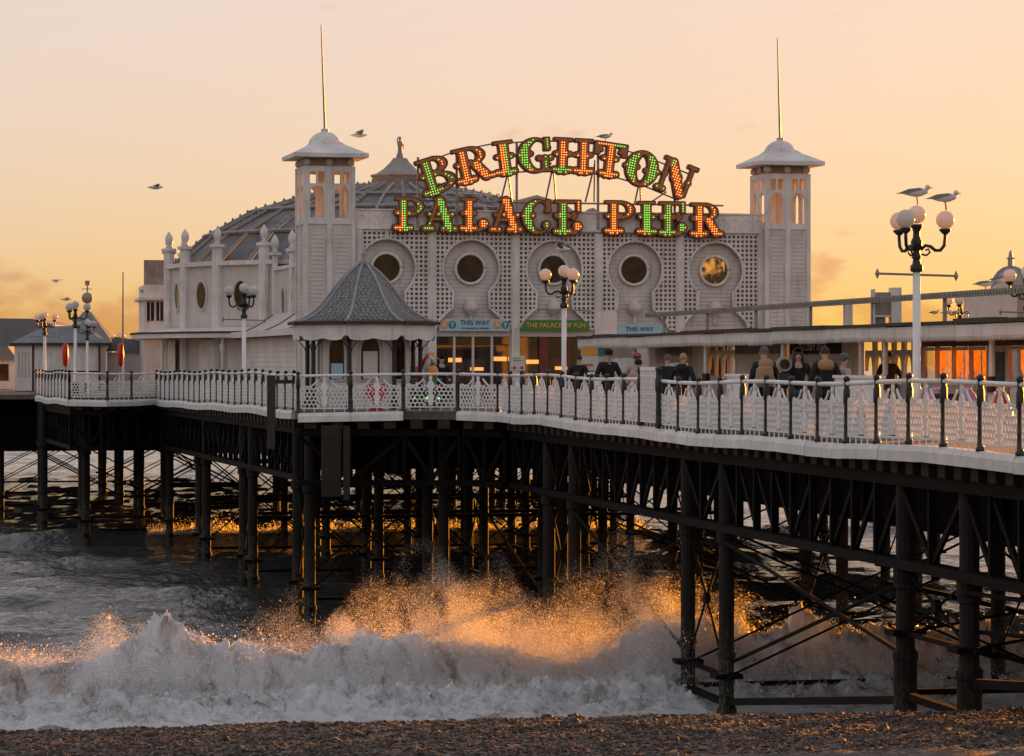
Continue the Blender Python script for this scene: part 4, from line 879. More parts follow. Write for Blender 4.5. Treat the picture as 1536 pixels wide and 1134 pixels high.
# ================================================================== illuminated letters on the roof
def sd_box(x, y, x0, x1, y0, y1, r=0.0):
    cx, cy, hx, hy = (x0+x1)/2, (y0+y1)/2, (x1-x0)/2-r, (y1-y0)/2-r
    dx, dy = np.abs(x-cx)-hx, np.abs(y-cy)-hy
    return np.hypot(np.maximum(dx, 0), np.maximum(dy, 0))+np.minimum(np.maximum(dx, dy), 0)-r
def sd_c(x, y, cx, cy, r): return np.hypot(x-cx, y-cy)-r
def sd_e(x, y, cx, cy, rx, ry): return (np.hypot((x-cx)/rx, (y-cy)/ry)-1)*min(rx, ry)
def sd_seg(x, y, ax, ay, bx, by, w):
    px, py, dx, dy = x-ax, y-ay, bx-ax, by-ay; t = np.clip((px*dx+py*dy)/(dx*dx+dy*dy), 0, 1); return np.hypot(px-t*dx, py-t*dy)-w
U = lambda *a: np.minimum.reduce(a)
def stem(x, y, c, w=.125, top=True, base=True, spur=True):
    s = [sd_box(x, y, c-w, c+w, .05, .97, .02)]
    if spur: s += [sd_c(x, y, c-w-.05, .55, .085), sd_c(x, y, c+w+.05, .55, .085), sd_c(x, y, c, .55, w+.02)]
    if base: s += [sd_c(x, y, c-w-.08, .10, .10), sd_c(x, y, c+w+.08, .10, .10), sd_c(x, y, c-.07, .06, .10), sd_c(x, y, c+.07, .06, .10), sd_box(x, y, c-w-.08, c+w+.08, .03, .17, .03)]
    if top: s += [sd_box(x, y, c-w-.12, c+w+.12, .90, 1.0, .015)]
    return U(*s)
def bowl(x, y, cx, cy, rx, ry, tx=.21, ty=.085):
    return np.maximum(np.maximum(sd_e(x, y, cx, cy, rx, ry), -sd_e(x, y, cx-.01, cy, rx-tx, ry-ty)), cx-.08-x)
def letter_sdf(ch, x, y):
    """Tuscan fairground capitals on a unit-high body; returns distance and width"""
    if ch == 'I': return stem(x, y, .29), .58
    if ch == 'P': return U(stem(x, y, .27), bowl(x, y, .42, .72, .46, .28)), .90
    if ch == 'B': return U(stem(x, y, .27), bowl(x, y, .42, .76, .40, .24), bowl(x, y, .42, .29, .50, .28)), .94
    if ch == 'R': return U(stem(x, y, .27), bowl(x, y, .42, .73, .44, .27), sd_seg(x, y, .58, .47, .80, .12, .135), sd_c(x, y, .97, .10, .09), sd_c(x, y, .80, .08, .10)), 1.06
    if ch == 'A': return U(sd_seg(x, y, .52, .92, .76, .14, .13), sd_seg(x, y, .46, .90, .20, .14, .052), sd_box(x, y, .30, .70, .33, .42, .01), sd_box(x, y, .36, .64, .90, 1.0, .01), sd_c(x, y, .22, .52, .075), sd_c(x, y, .47, .52, .08), sd_c(x, y, .84, .50, .085),
        sd_c(x, y, .09, .09, .09), sd_c(x, y, .20, .10, .10), sd_c(x, y, .31, .09, .09), sd_c(x, y, .62, .09, .10), sd_c(x, y, .78, .08, .11), sd_c(x, y, .93, .09, .10)), 1.04
    if ch == 'L': return U(stem(x, y, .27), sd_c(x, y, .72, .23, .16), sd_seg(x, y, .35, .06, .62, .07, .06)), .90
    if ch == 'E': return U(stem(x, y, .27), sd_box(x, y, .15, .80, .90, 1.0, .015), sd_box(x, y, .68, .82, .64, 1.0, .015), sd_box(x, y, .38, .60, .52, .58, .01), sd_c(x, y, .60, .62, .06), sd_c(x, y, .60, .48, .06), sd_c(x, y, .66, .55, .06), sd_c(x, y, .72, .24, .155), sd_seg(x, y, .35, .06, .66, .07, .06)), .90
    if ch in 'CG':
        rg = np.maximum(sd_e(x, y, .46, .50, .46, .50), -sd_e(x, y, .56, .50, .26, .41)); rg = np.maximum(rg, -sd_box(x, y, .58, 1.2, .26, .70)); s = [rg, sd_c(x, y, .06, .52, .085), sd_c(x, y, .33, .55, .085), sd_box(x, y, .70, .86, .62, 1.0, .015)]
        s += [sd_c(x, y, .74, .27, .12)] if ch == 'C' else [sd_box(x, y, .62, .82, .10, .42, .03), sd_c(x, y, .57, .42, .085), sd_c(x, y, .87, .42, .085), sd_c(x, y, .72, .44, .07), sd_box(x, y, .55, .92, .03, .12, .01)]
        return U(*s), .92
    if ch == 'H': return U(stem(x, y, .27), stem(x, y, .83), sd_box(x, y, .3, .8, .49, .60, .02)), 1.10
    if ch == 'T': return U(stem(x, y, .47, top=False), sd_box(x, y, .0, .94, .88, 1.0, .015), sd_box(x, y, .0, .16, .62, 1.0, .02), sd_box(x, y, .78, .94, .62, 1.0, .02), sd_seg(x, y, .14, .90, .2, .75, .05), sd_seg(x, y, .80, .90, .74, .75, .05)), .94
    if ch == 'O': return U(np.maximum(sd_e(x, y, .50, .50, .48, .50), -sd_e(x, y, .50, .50, .15, .38)), sd_c(x, y, .03, .5, .08), sd_c(x, y, .97, .5, .08), sd_c(x, y, .36, .52, .08), sd_c(x, y, .64, .48, .08)), 1.0
    if ch == 'N': return U(sd_seg(x, y, .28, .88, .74, .12, .135), sd_seg(x, y, .15, .90, .15, .10, .05), sd_seg(x, y, .88, .95, .88, .12, .05), sd_box(x, y, .0, .36, .90, 1.0, .01), sd_box(x, y, .72, 1.04, .90, 1.0, .01), sd_c(x, y, .15, .50, .08), sd_c(x, y, .88, .50, .085), sd_c(x, y, .07, .09, .09), sd_c(x, y, .23, .09, .09), sd_c(x, y, .50, .52, .17)), 1.04
def contour_fill(S, gx, gy):
    """polygons filling S<0 on a grid (marching squares)"""
    nx, ny = S.shape; vid = {}; V = []; Fc = []
    def vert(key, p):
        if key not in vid: vid[key] = len(V); V.append(p)
        return vid[key]
    for i in range(nx-1):
        col = S[i:i+2]
        for j in range(ny-1):
            c = [(i, j), (i+1, j), (i+1, j+1), (i, j+1)]; s = [S[a] for a in c]
            if min(s) >= 0: continue
            poly = []
            for k in range(4):
                a, b = c[k], c[(k+1) % 4]; sa, sb = s[k], s[(k+1) % 4]
                if sa < 0: poly.append(vert(a, (gx[a[0]], gy[a[1]])))
                if (sa < 0) != (sb < 0):
                    t = sa/(sa-sb); poly.append(vert((min(a, b), max(a, b)), (gx[a[0]]+(gx[b[0]]-gx[a[0]])*t, gy[a[1]]+(gy[b[1]]-gy[a[1]])*t)))
            if len(poly) >= 3: Fc.append(poly)
    return V, Fc
def solid(V, Fc, y0, y1):
    m = MB(); n = len(V); m.v = [(x, y0, z) for x, z in V]+[(x, y1, z) for x, z in V]; m.f = [tuple(f) for f in Fc]
    ed = {}
    for f in Fc:
        for a, b in zip(f, f[1:]+f[:1]):
            if (b, a) in ed: del ed[(b, a)]
            else: ed[(a, b)] = 1
    m.f += [(b, a, a+n, b+n) for a, b in ed]
    return m
sign = thing('roof_sign', 'huge fairground letters studded with glowing orange and green bulbs above the palace front', 'sign', fw(0, -.30, Z0), PF)
def letter(ch, x_px, y_px, h_px, w_px, rot, zone):
    """centre column/row, height and width in photo pixels; zone(u, v) -> 'o' or 'g'"""
    g = np.linspace(-.10, 1.22, 78); gy = np.linspace(-.10, 1.08, 70); XX, YY = np.meshgrid(g, gy, indexing='ij'); S, wd = letter_sdf(ch, XX, YY)
    p = pf(x_px, -.30); D_ = FY+p*SF-.3*CF; H = h_px/F*D_; Wd = w_px/F*D_/math.cos(PF); kx = Wd/wd
    def build(off, y0, y1):
        V, Fc = contour_fill(S+off, g, gy); V = [((a-wd/2)*kx, (b-.5)*H) for a, b in V]; return solid(V, Fc, y0, y1)
    L_ = obj('letter', build(-.020, -.02, .22), 'letter_body', sign, loc=(p, 0, zat(y_px, D_)-Z0)); L_.rotation_euler = (0, -R(rot), 0); L_['label'] = f'letter {ch} of the roof sign'
    obj('letter_face', build(.012, -.035, -.021), 'letter_face', L_)
    bo, bg_ = MB(), MB(); st = .070
    for j in range(17):
        for i in range(20):
            bx, by = -.02+(i+.5*(j % 2)*0)*st*(wd/Wd)*H*.98, .03+j*st
            s, _ = letter_sdf(ch, np.array([bx]), np.array([by]))
            if s[0] < -.05:
                (bo if zone(bx/wd, by) == 'o' else bg_).add([((bx-wd/2)*kx+dx_*.024, -.045+dy_*.03, (by-.5)*H+dz_*.024) for dx_, dy_, dz_ in OCT_V], OCT_F)
    for mbx, mm in ((bo, 'bulb_orange'), (bg_, 'bulb_green')):
        if mbx.v: o = obj('bulbs', mbx, mm, L_); o['kind'] = 'stuff'
O_ = lambda u, v: 'o'; G_ = lambda u, v: 'g'
rows = [('B',655,262,56,54,18,lambda u,v: 'o' if (u>.5 and v>.55) else 'g'), ('R',711,246,54,60,13,O_), ('I',757,237,52,34,8,lambda u,v: 'g' if (u>.5) else 'o'), ('G',803,233,53,52,3,lambda u,v: 'o' if v<.12 else 'g'),
        ('H',860,234,53,62,-2,lambda u,v: 'g' if (v<.2 and u<.4) else 'o'), ('T',915,240,52,50,-7,lambda u,v: 'g' if (u>.55 and v>.6) else 'o'), ('O',963,253,54,52,-12,lambda u,v: 'o' if v<.15 else 'g'), ('N',1015,268,54,54,-21,lambda u,v: 'g' if u<.25 else 'o'),
        ('P',614,321,51,46,0,lambda u,v: 'o' if (u<.3 and v<.58) else 'g'), ('A',660,322,51,56,0,G_), ('L',712,322,51,44,0,O_), ('A',759,323,52,53,0,O_), ('C',806,325,52,46,0,G_), ('E',853,326,52,45,0,lambda u,v: 'o' if u>.5 else 'g'),
        ('P',930,326,50,47,0,O_), ('I',970,327,50,31,0,lambda u,v: 'o' if v<.12 and u<.4 else 'g'), ('E',1010,328,51,44,0,G_), ('R',1061,330,51,52,0,O_)]
for r_ in rows: letter(*r_)
def sp(x, y, q=.0): p = pf(x, -.30+q); return (p, q, zf(y, p, -.3)-Z0)
top = [sp(628, 247), sp(686, 226), sp(735, 216), sp(800, 211), sp(860, 211), sp(915, 218), sp(965, 232), sp(1040, 262)]
low = [sp(640, 280), sp(700, 268), sp(757, 259), sp(805, 256), sp(860, 257), sp(914, 262), sp(965, 277), sp(1020, 300)]
obj('arched_rail', MB().tube([(a, .24, c) for a, b, c in top], .035, 5), 'steel', sign); obj('arched_rail', MB().tube([(a, .24, c) for a, b, c in low], .035, 5), 'steel', sign)
obj('straight_rail', MB().tube([sp(592, 300, .24), sp(1085, 308, .24)], .04, 5), 'steel', sign); obj('straight_rail', MB().tube([sp(592, 345, .24), sp(1085, 351, .24)], .035, 5), 'steel', sign)
for x, yt in ((627, 235), (685, 226), (775, 214), (897, 214), (1012, 262)): obj('mast', MB().bar(sp(x, yt, .28), sp(x, 350, .28), .09), 'steel', sign)
for xa, ya, xb, yb, qq in ((762, 258, 752, 295, 1.4), (762, 258, 768, 300, 1.4), (828, 255, 818, 300, 1.4), (830, 252, 834, 300, 1.4), (892, 246, 878, 300, 1.4), (892, 240, 891, 300, 1.4), (958, 277, 952, 302, 1.4), (960, 277, 961, 305, 1.4), (1000, 287, 972, 305, .6), (655, 275, 660, 318, .5)):
    obj('stay', MB().bar(sp(xa, ya, .26), sp(xb, yb, qq), .06), 'steel', sign)
# roof lights and low gables seen between the letters
for x0, x1, y0, y1, q, lab in ((730, 900, 289, 320, 8, 'low brown hipped roof behind the second word of the sign'), (868, 935, 309, 330, 5, 'small brown gable roof behind the gap in the roof sign')):
    p0, p1 = pf(x0, q), pf(x1, q); z0, z1 = 7.35, zf(y0, p0, q)
    tag(obj('roof_gable', MB().add([(p0-(p0+p1)/2, 0, z0), (p1-(p0+p1)/2, 0, z0), (p1-(p0+p1)/2, 3, z0), (p0-(p0+p1)/2, 3, z0), (-.25*(p1-p0), 1.2, z1-.35), (0, 1.2, z1), (.25*(p1-p0), 1.2, z1-.35), (-.25*(p1-p0), 2, z1-.35), (.25*(p1-p0), 2, z1-.35), (0, 2, z1)], [(0,1,6,5,4), (0,4,7,3), (1,2,8,6), (2,3,7,9,8), (4,5,9,7), (5,6,8,9)]), 'rusty_sheet', None, loc=fw((p0+p1)/2, q, 0), rz=PF), lab, 'roof')

# ================================================================== lamp posts
def lamp(loc, scale, label, ang=0, globes=4, cross=True, group='globe lamp posts along the pier'):
    t = thing('lamp_post', label, 'lamp post', loc, ang, group); t.scale = (scale,)*3
    # unit: metres, 4.7 m to the top of the tallest globe
    obj('shaft', MB().lathe([(.16, 0), (.16, .5), (.12, .55), (.10, .62), (.085, .7), (.078, 3.30)], n=10), 'rail_white', t, True)
    obj('foot', MB().lathe([(.19, .0), (.19, .55), (.15, .6)], n=10), 'iron_black', t)
    obj('crown', MB().lathe([(.105, 3.30), (.13, 3.33), (.13, 3.43), (.09, 3.46), (.075, 3.56), (.11, 3.60), (.08, 3.64), (.07, 3.75), (.11, 3.82), (.12, 3.92), (.08, 4.0), (.07, 4.12), (.12, 4.22), (.13, 4.27)], n=10), 'iron_black', t, True)
    if cross:
        obj('ladder_bar', MB().cyl((-.8, 0, 3.27), (.8, 0, 3.22), .024, n=6).lathe([(.01, -.1), (.05, 0), (.01, .1)], (-.8, 0, 3.27), 6).lathe([(.01, -.1), (.05, 0), (.01, .1)], (.8, 0, 3.22), 6), 'steel', t, rz=-ang)
    gl = MB().ball((0, 0, 0), .187, 16, 12).mesh('globe', True); gl.materials.append(MATS['globe'])
    def glob(x, y, z): obj('globe', gl, None, t, loc=(x, y, z))
    glob(0, 0, 4.47)
    for k in range(globes-1):
        a = 2*math.pi*k/(globes-1)+.1; c_, s_ = math.cos(a), math.sin(a); P = lambda r, z: (r*c_, r*s_, z)
        ar = MB().tube([P(.08, 3.75), P(.18, 3.84), P(.28, 3.82), P(.38, 3.74), P(.48, 3.74), P(.56, 3.84), P(.58, 4.0), P(.58, 4.10)], .035, 6)
        ar.tube([P(.10, 3.66), P(.20, 3.64), P(.27, 3.70), P(.24, 3.77), P(.18, 3.74)], .022, 5).lathe([(.05, 4.07), (.12, 4.14), (.12, 4.18)], (P(.58, 0)[0], P(.58, 0)[1], 0), 8)
        obj('arm', ar, 'iron_black', t, True); glob(*P(.58, 4.36))
    return t
LAMPS = [(1375, 61.5, 307, 'tall globe lamp post with two gulls perched on its lamps', -.1, 4), (846, 88.5, 397, 'globe lamp post in front of the green door board', .9, 4), (366, 108, 424, 'globe lamp post beside the wall of the domed hall', 1.2, 4),
         (113, 146, 451, 'tallest globe lamp post in front of the small hipped pavilion', 2.2, 4), (67, 150, 467, 'globe lamp post at the end of the railing near the red buoy case', .3, 4), (131, 158, 478, 'globe lamp post before the boarded wall of the hipped pavilion', .8, 4), (93, 172, 488, 'faint globe lamp post behind the roof of the hipped pavilion', .5, 4), (179, 176, 498, 'globe lamp post beside the tall thin mast', 1.0, 4), (1440, 118, 440, 'far globe lamp post showing over the arcade roof', .2, 4), (1541, 75, 397, 'globe lamp post beside the little domed cupola', .3, 4)]
for x, D, yt, lab, an_, ng in LAMPS:
    H = zat(yt, D)-ZD; lamp((*W(x, D), ZD), H/4.67, lab, an_, ng)

# ================================================================== slate-roofed octagonal kiosk
KX, KD = W(545.5, 97.0); kk = F/97.0
ko_ = thing('octagonal_kiosk', 'small octagonal kiosk with bell-shaped slate roof and black posts', 'kiosk', (KX, KD, ZD))
cor = [R(-11-45*i) for i in range(8)]; RE = 2.46
def oc(i, r, z): a = cor[i % 8]; return Vector((r*math.cos(a), r*math.sin(a), z))
zE = 2.86-ZD; prof = [(RE*a_, 1.96*b_) for a_, b_ in ((1.01, 0), (.88, .045), (.77, .11), (.67, .19), (.59, .29), (.50, .42), (.41, .57), (.32, .71), (.22, .84), (.11, .95), (.05, 1.0))]
TH = random.Random(3)
for i in range(8):
    m = MB()
    for (r0, z0), (r1, z1) in zip(prof, prof[1:]): m.add([oc(i, r0, zE+z0), oc(i+1, r0, zE+z0), oc(i+1, r1, zE+z1), oc(i, r1, zE+z1)], [(0,1,2,3)])
    rfp = obj('roof_slope', m, 'slate', ko_)
    sl = MB(); Ls = [0]                                       # overlapping scalloped slates
    for (r0, z0), (r1, z1) in zip(prof, prof[1:]): Ls.append(Ls[-1]+math.hypot(r1-r0, z1-z0))
    def at_len(s): 
        rr_ = np.interp(s, Ls, [p[0] for p in prof]); zz_ = np.interp(s, Ls, [p[1] for p in prof]); return float(rr_), float(zz_)
    s = .02; row = 0
    while s < Ls[-1]-.15:
        r0, z0 = at_len(s); r1, z1 = at_len(s+.17); a0, a1, b0, b1 = oc(i, r0, zE+z0), oc(i+1, r0, zE+z0), oc(i, r1, zE+z1), oc(i+1, r1, zE+z1)
        Wd = (a1-a0).length; n = max(1, round(Wd/.17)); nrm = (a1-a0).cross(b0-a0).normalized(); nrm = nrm if nrm.dot(a0.lerp(a1, .5)-Vector((0,0,zE))) > 0 else -nrm
        for k in range(n+row % 2):
            t0, t1 = (k-.5*(row % 2))/n, (k+1-.5*(row % 2))/n; t0, t1 = max(0, t0), min(1, t1)
            if t1-t0 < .2/n: continue
            lift = nrm*(.022+TH.random()*.012); j = TH.random()*.02; e = (t1-t0)*.04
            q = lambda t, f: a0.lerp(a1, t).lerp(b0.lerp(b1, t), f)
            P = [q(t0+e, .35)+lift, q(t0+(t1-t0)*.25, .05-j)+lift, q((t0+t1)/2, -.08-j)+lift, q(t1-(t1-t0)*.25, .05-j)+lift, q(t1-e, .35)+lift, q(t1-e, 1.15)+nrm*.004, q(t0+e, 1.15)+nrm*.004]
            sl.add(P, [tuple(range(7))])
        s += .135; row += 1
    o = obj('slates', sl, 'slate', rfp); o['kind'] = 'stuff'
    obj('hip_roll', MB().tube([oc(i, r+.015, zE+z+.03) for r, z in prof], .05, 6), 'lead', ko_, True)
    obj('gutter', MB().bar(oc(i, RE+.06, zE+.0), oc(i+1, RE+.06, zE+.0), .16, .10), 'roof_felt', ko_)
    # scalloped valance
    a, b = oc(i, RE-.03, 0), oc(i+1, RE-.03, 0); n = 24; sc_ = [(t, zE-.50-.07*abs(math.sin(t*math.pi*2))+(.09 if (t < .06 or t > .94) else 0)) for t in np.linspace(0, 1, n)]
    vs = [a.lerp(b, t)+Vector((0,0,z)) for t, z in sc_]+[a.lerp(b, t)+Vector((0,0,zE-.06)) for t, z in sc_]
    vs += [v_*.985+Vector((0,0,v_.z*.015)) for v_ in vs]
    obj('valance', MB().add(vs, [(k, k+1, n+k+1, n+k) for k in range(n-1)]+[(2*n+k, 3*n+k, 3*n+k+1, 2*n+k+1) for k in range(n-1)]+[(k, 2*n+k, 2*n+k+1, k+1) for k in range(n-1)]), 'white', ko_)
    p = oc(i, 1.92, 0); obj('post', MB().lathe([(.11, 0), (.11, .3), (.075, .35), (.07, zE-.1)], p, 8), 'iron_black', ko_)
    br = MB()
    for sgn in (1, -1):
        d_ = (oc(i+sgn, 1.92, 0)-p).normalized(); out_ = (p.normalized()*.6)
        br.tube([p+Vector((0,0,zE-1.15)), p+d_*.12+Vector((0,0,zE-.75)), p+d_*.4+Vector((0,0,zE-.5))], .022, 4)
    br.tube([p+Vector((0,0,zE-1.15)), p*1.05+Vector((0,0,zE-.8)), p*1.2+Vector((0,0,zE-.5))], .022, 4)
    obj('bracket', br, 'iron_black', ko_)
    # inner walls with arched windows
    ri = 1.55; a, b = oc(i, ri, 0), oc(i+1, ri, 0); u_ = (b-a).normalized(); Lw = (b-a).length; c = (a+b)/2; nn = Vector((c.x, c.y, 0)).normalized()
    wl = obj('kiosk_wall', MB().add([a, b, b+Vector((0,0,zE)), a+Vector((0,0,zE))], [(0,1,2,3)]), 'white', ko_)
    hw = .34; arch = [c-u_*hw+Vector((0,0,.95)), c+u_*hw+Vector((0,0,.95))]+[c+u_*hw*math.cos(t)+Vector((0,0,1.95+hw*1.35*math.sin(t))) for t in np.linspace(0, math.pi, 9)]
    g = obj('arched_window', MB().add([v_+nn*.02 for v_ in arch], [tuple(range(len(arch)))]), 'glass_dark', wl); obj('frame', MB().tube([v_+nn*.03 for v_ in arch+[arch[0]]], .045, 5), 'cream', g)
    if i in (1, 2): obj('poster', MB().add([c+u_*(-.24)+nn*.035+Vector((0,0,1.0)), c+u_*.24+nn*.035+Vector((0,0,1.0)), c+u_*.24+nn*.035+Vector((0,0,1.0+(.9 if i == 1 else .5))), c-u_*.24+nn*.035+Vector((0,0,1.0+(.9 if i == 1 else .5)))], [(0,1,2,3)]), 'sign_blue' if i == 2 else 'paper', wl)
obj('finial', MB().lathe([(.16, 0), (.18, .08), (.09, .14), (.07, .30), (.10, .36), (.04, .42), (.03, .62), (.005, .75)], (0, 0, zE+1.95), 8), 'lead', ko_, True)
obj('floor', MB().slab([(oc(i, 1.5, 0).x, oc(i, 1.5, 0).y) for i in range(8)][::-1], 0.0, .02), 'deck_wood', ko_)
# ================================================================== kiosk arcade along the middle of the pier
VK = 23.0; UA, UBk = None, None
ark = thing('kiosk_arcade', 'long low white kiosk arcade with toothed valance and flat dark roof', 'kiosk row', pier(VK, 0, ZD), PA)
def ku(x, v=VK):
    """pier distance u at which photo column x meets v"""
    D = on_v(x, v); return D*(CA-(x-768)/F*SA)
def kz(y, x, v=VK): return zat(y, on_v(x, v))-ZD
u0, u1 = ku(868), 34.0                      # seaward end, landward end
ZB = kz(507, 1300)-.09; ZT = ZB+.34            # valance bottom and top
# arcade frame: x across (0 = valance line), y = u
uu = np.arange(u1, u0, 2.4)
for a, b in zip(uu, list(uu[1:])+[u0]):
    j = random.uniform(-.02, .02)
    obj('fascia_board', MB().box(-.04, .02, a+.006, b-.006, ZB+.08+j, ZT+j), 'white', ark)
    tm = MB(); n = int((b-a)/.13)
    for k in range(n):
        y = a+(k+.5)*(b-a)/n; tm.add([(-.03, y-.06, ZB+.085+j), (-.03, y+.06, ZB+.085+j), (-.03, y, ZB-.03+j), (0, y-.06, ZB+.085+j), (0, y+.06, ZB+.085+j), (0, y, ZB-.03+j)], [(0,1,2), (5,4,3), (0,2,5,3), (1,4,5,2)])
    o = obj('valance_teeth', tm, 'white', ark); o['kind'] = 'stuff'
    obj('roof_edge', MB().box(-.10+random.uniform(-.02, .02), .3, a, b, ZT+.01, ZT+.10+random.uniform(-.02, .03)), 'roof_felt', ark)
obj('end_fascia', MB().box(-.02, 6.0, u0-.02, u0+.05, ZB+.06, ZT), 'white', ark)
obj('flat_roof', MB().box(.03, 6.2, u1, u0+.02, ZT-.04, ZT+.07), 'roof_felt', ark)
obj('ceiling_boards', MB().box(.02, 6, u1, u0-.05, ZT-.10, ZT-.05), 'cream', ark)
for x in (952, 974, 1059, 1175, 1292, 1328, 1488):
    y = ku(x, VK+.3); c = obj('column', MB().lathe([(.10, 0), (.10, .7), (.075, .75), (.07, ZB+.1)], (.3, y, 0), 10), 'white', ark); obj('column_sleeve', MB().lathe([(.125, .85), (.125, 1.2)], (.3, y, 0), 10), 'iron_black', c)
VB = 2.6                                                  # back wall depth behind the valance
def bu(x): return ku(x, VK+VB)
def wall(xa, xb, name='back_wall', m_='white', z0=0, z1=None, dx=0, par=ark):
    ya, yb = bu(xb), bu(xa); return obj(name, MB().box(VB+dx, VB+dx+.08, ya, yb, z0, z1 or ZT-.1), m_, par)
def atext(s, size, m_, x, z, sx=1, dx=-.03):
    o = text(s, size, m_, ark, (VB+dx, bu(x), z), -math.pi/2, sx=sx); return o
wall(880, 905); wall(905, 947, 'shutter', 'white'); wall(947, 996, 'back_wall', 'cream'); wall(1040, 1062, 'back_wall', 'white')
wall(905, 955, 'sign_band', 'trellis_back', ZT-.62, ZT-.22, -.05); wall(985, 1038, 'sign_band', 'rusty_sheet', ZT-.60, ZT-.18, -.05)
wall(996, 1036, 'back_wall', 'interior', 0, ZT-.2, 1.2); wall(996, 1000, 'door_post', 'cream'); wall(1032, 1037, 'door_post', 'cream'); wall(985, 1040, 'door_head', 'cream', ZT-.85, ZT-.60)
atext('COFFEE', .34, 'iron_black', 1012, ZT-.40, sx=1.6, dx=-.09)
# open lattice with pointed lights between the coffee hatch and the shutters
def light_screen(xa, xb, n, z0, z1, par=ark):
    ya, yb = bu(xb), bu(xa); w_ = (yb-ya)/n
    for k in range(n):
        y = ya+k*w_; obj('screen_post', MB().box(VB, VB+.1, y-.09, y+.09, 0, ZT-.1), 'white', par)
        yc = y+w_/2; hw = w_/2-.09; zs = z1-hw*1.5; m = MB(); N_ = 8
        for q in range(N_):
            t0, t1 = math.pi*q/N_, math.pi*(q+1)/N_; P = lambda t: (yc-hw*math.cos(t), zs+hw*1.5*math.sin(t))
            (a_, za), (b_, zb_) = P(t0), P(t1); m.add([(VB, a_, za), (VB, b_, zb_), (VB, b_, z1+.1), (VB, a_, z1+.1), (VB+.1, a_, za), (VB+.1, b_, zb_), (VB+.1, b_, z1+.1), (VB+.1, a_, z1+.1)], [(0,1,2,3), (7,6,5,4), (0,4,5,1), (3,2,6,7)])
        obj('arched_light', m, 'white', par); obj('screen_dado', MB().box(VB+.01, VB+.09, y+.09, y+w_-.09, 0, z0), 'white', par); obj('screen_rail', MB().box(VB+.01, VB+.09, y+.09, y+w_-.09, z1+.34, ZT-.1), 'white', par)
light_screen(1062, 1104, 4, 1.1, ZT-.55)
wall(1104, 1150, 'shutter', 'white'); wall(1104, 1176, 'sign_band', 'trellis_back', ZT-.58, ZT-.2, -.04)
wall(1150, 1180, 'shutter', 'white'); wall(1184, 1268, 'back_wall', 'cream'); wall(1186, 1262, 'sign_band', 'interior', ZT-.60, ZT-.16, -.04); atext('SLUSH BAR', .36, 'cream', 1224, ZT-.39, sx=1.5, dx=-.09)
wall(1186, 1262, 'hatch_frame', 'cream', ZT-.78, ZT-.62, -.05)
for x in (1188, 1224, 1260): wall(x, x+3, 'hatch_frame', 'cream', .2, ZT-.78, -.05)
for x in (1272, 1285): wall(x, x+9, 'price_board', 'paper', 1.0, ZT-.25, -.06)
light_screen(1296, 1384, 6, .95, ZT-.62)
# glazed shop with sunlit hangings behind its panes
wall(1384, 1482, 'shop_dado', 'white', 0, .98, -.02); wall(1384, 1600, 'sign_band', 'red_brown', ZT-.45, ZT-.1, -.04); atext('CAN', .26, 'iron_black', 1524, ZT-.30, sx=1.5, dx=-.08)
for i, (xa, xb) in enumerate(((1384, 1403), (1406, 1428), (1431, 1454), (1457, 1480), (1514, 1542), (1545, 1575))):
    ya, yb = bu(xb), bu(xa); p = obj('shop_pane', MB().box(VB+.02, VB+.03, ya, yb, .98, ZT-.55), 'glass_clear', ark)
    obj('frame', MB().box(VB-.03, VB+.06, yb-.01, yb+.09, .9, ZT-.45).box(VB-.03, VB+.06, ya-.06, yb, .92, .99).box(VB-.03, VB+.06, ya, yb, ZT-.55, ZT-.46), 'white', p)
    cm_ = MB(); n = 16                                             # crinkled foil strips hung inside
    for k in range(n): y = ya+(yb-ya)*(k+.5)/n; h = random.uniform(.0, .35); w2 = (yb-ya)/n*.42; cm_.add([(VB+.30, y-w2, 1.0+h), (VB+.29, y+w2, 1.0+h), (VB+.29, y+w2, ZT-.5), (VB+.30, y-w2, ZT-.5)], [(0,1,2,3)])
    o = obj('foil_hangings', cm_, 'curtain', p); o['kind'] = 'stuff'
wall(1482, 1512, 'shop_door', 'cream', 0, ZT-.45, -.02)
g = obj('door_pane', MB().box(VB-.05, VB-.03, bu(1508), bu(1488), .9, ZT-.6), 'glass_dark', ark)
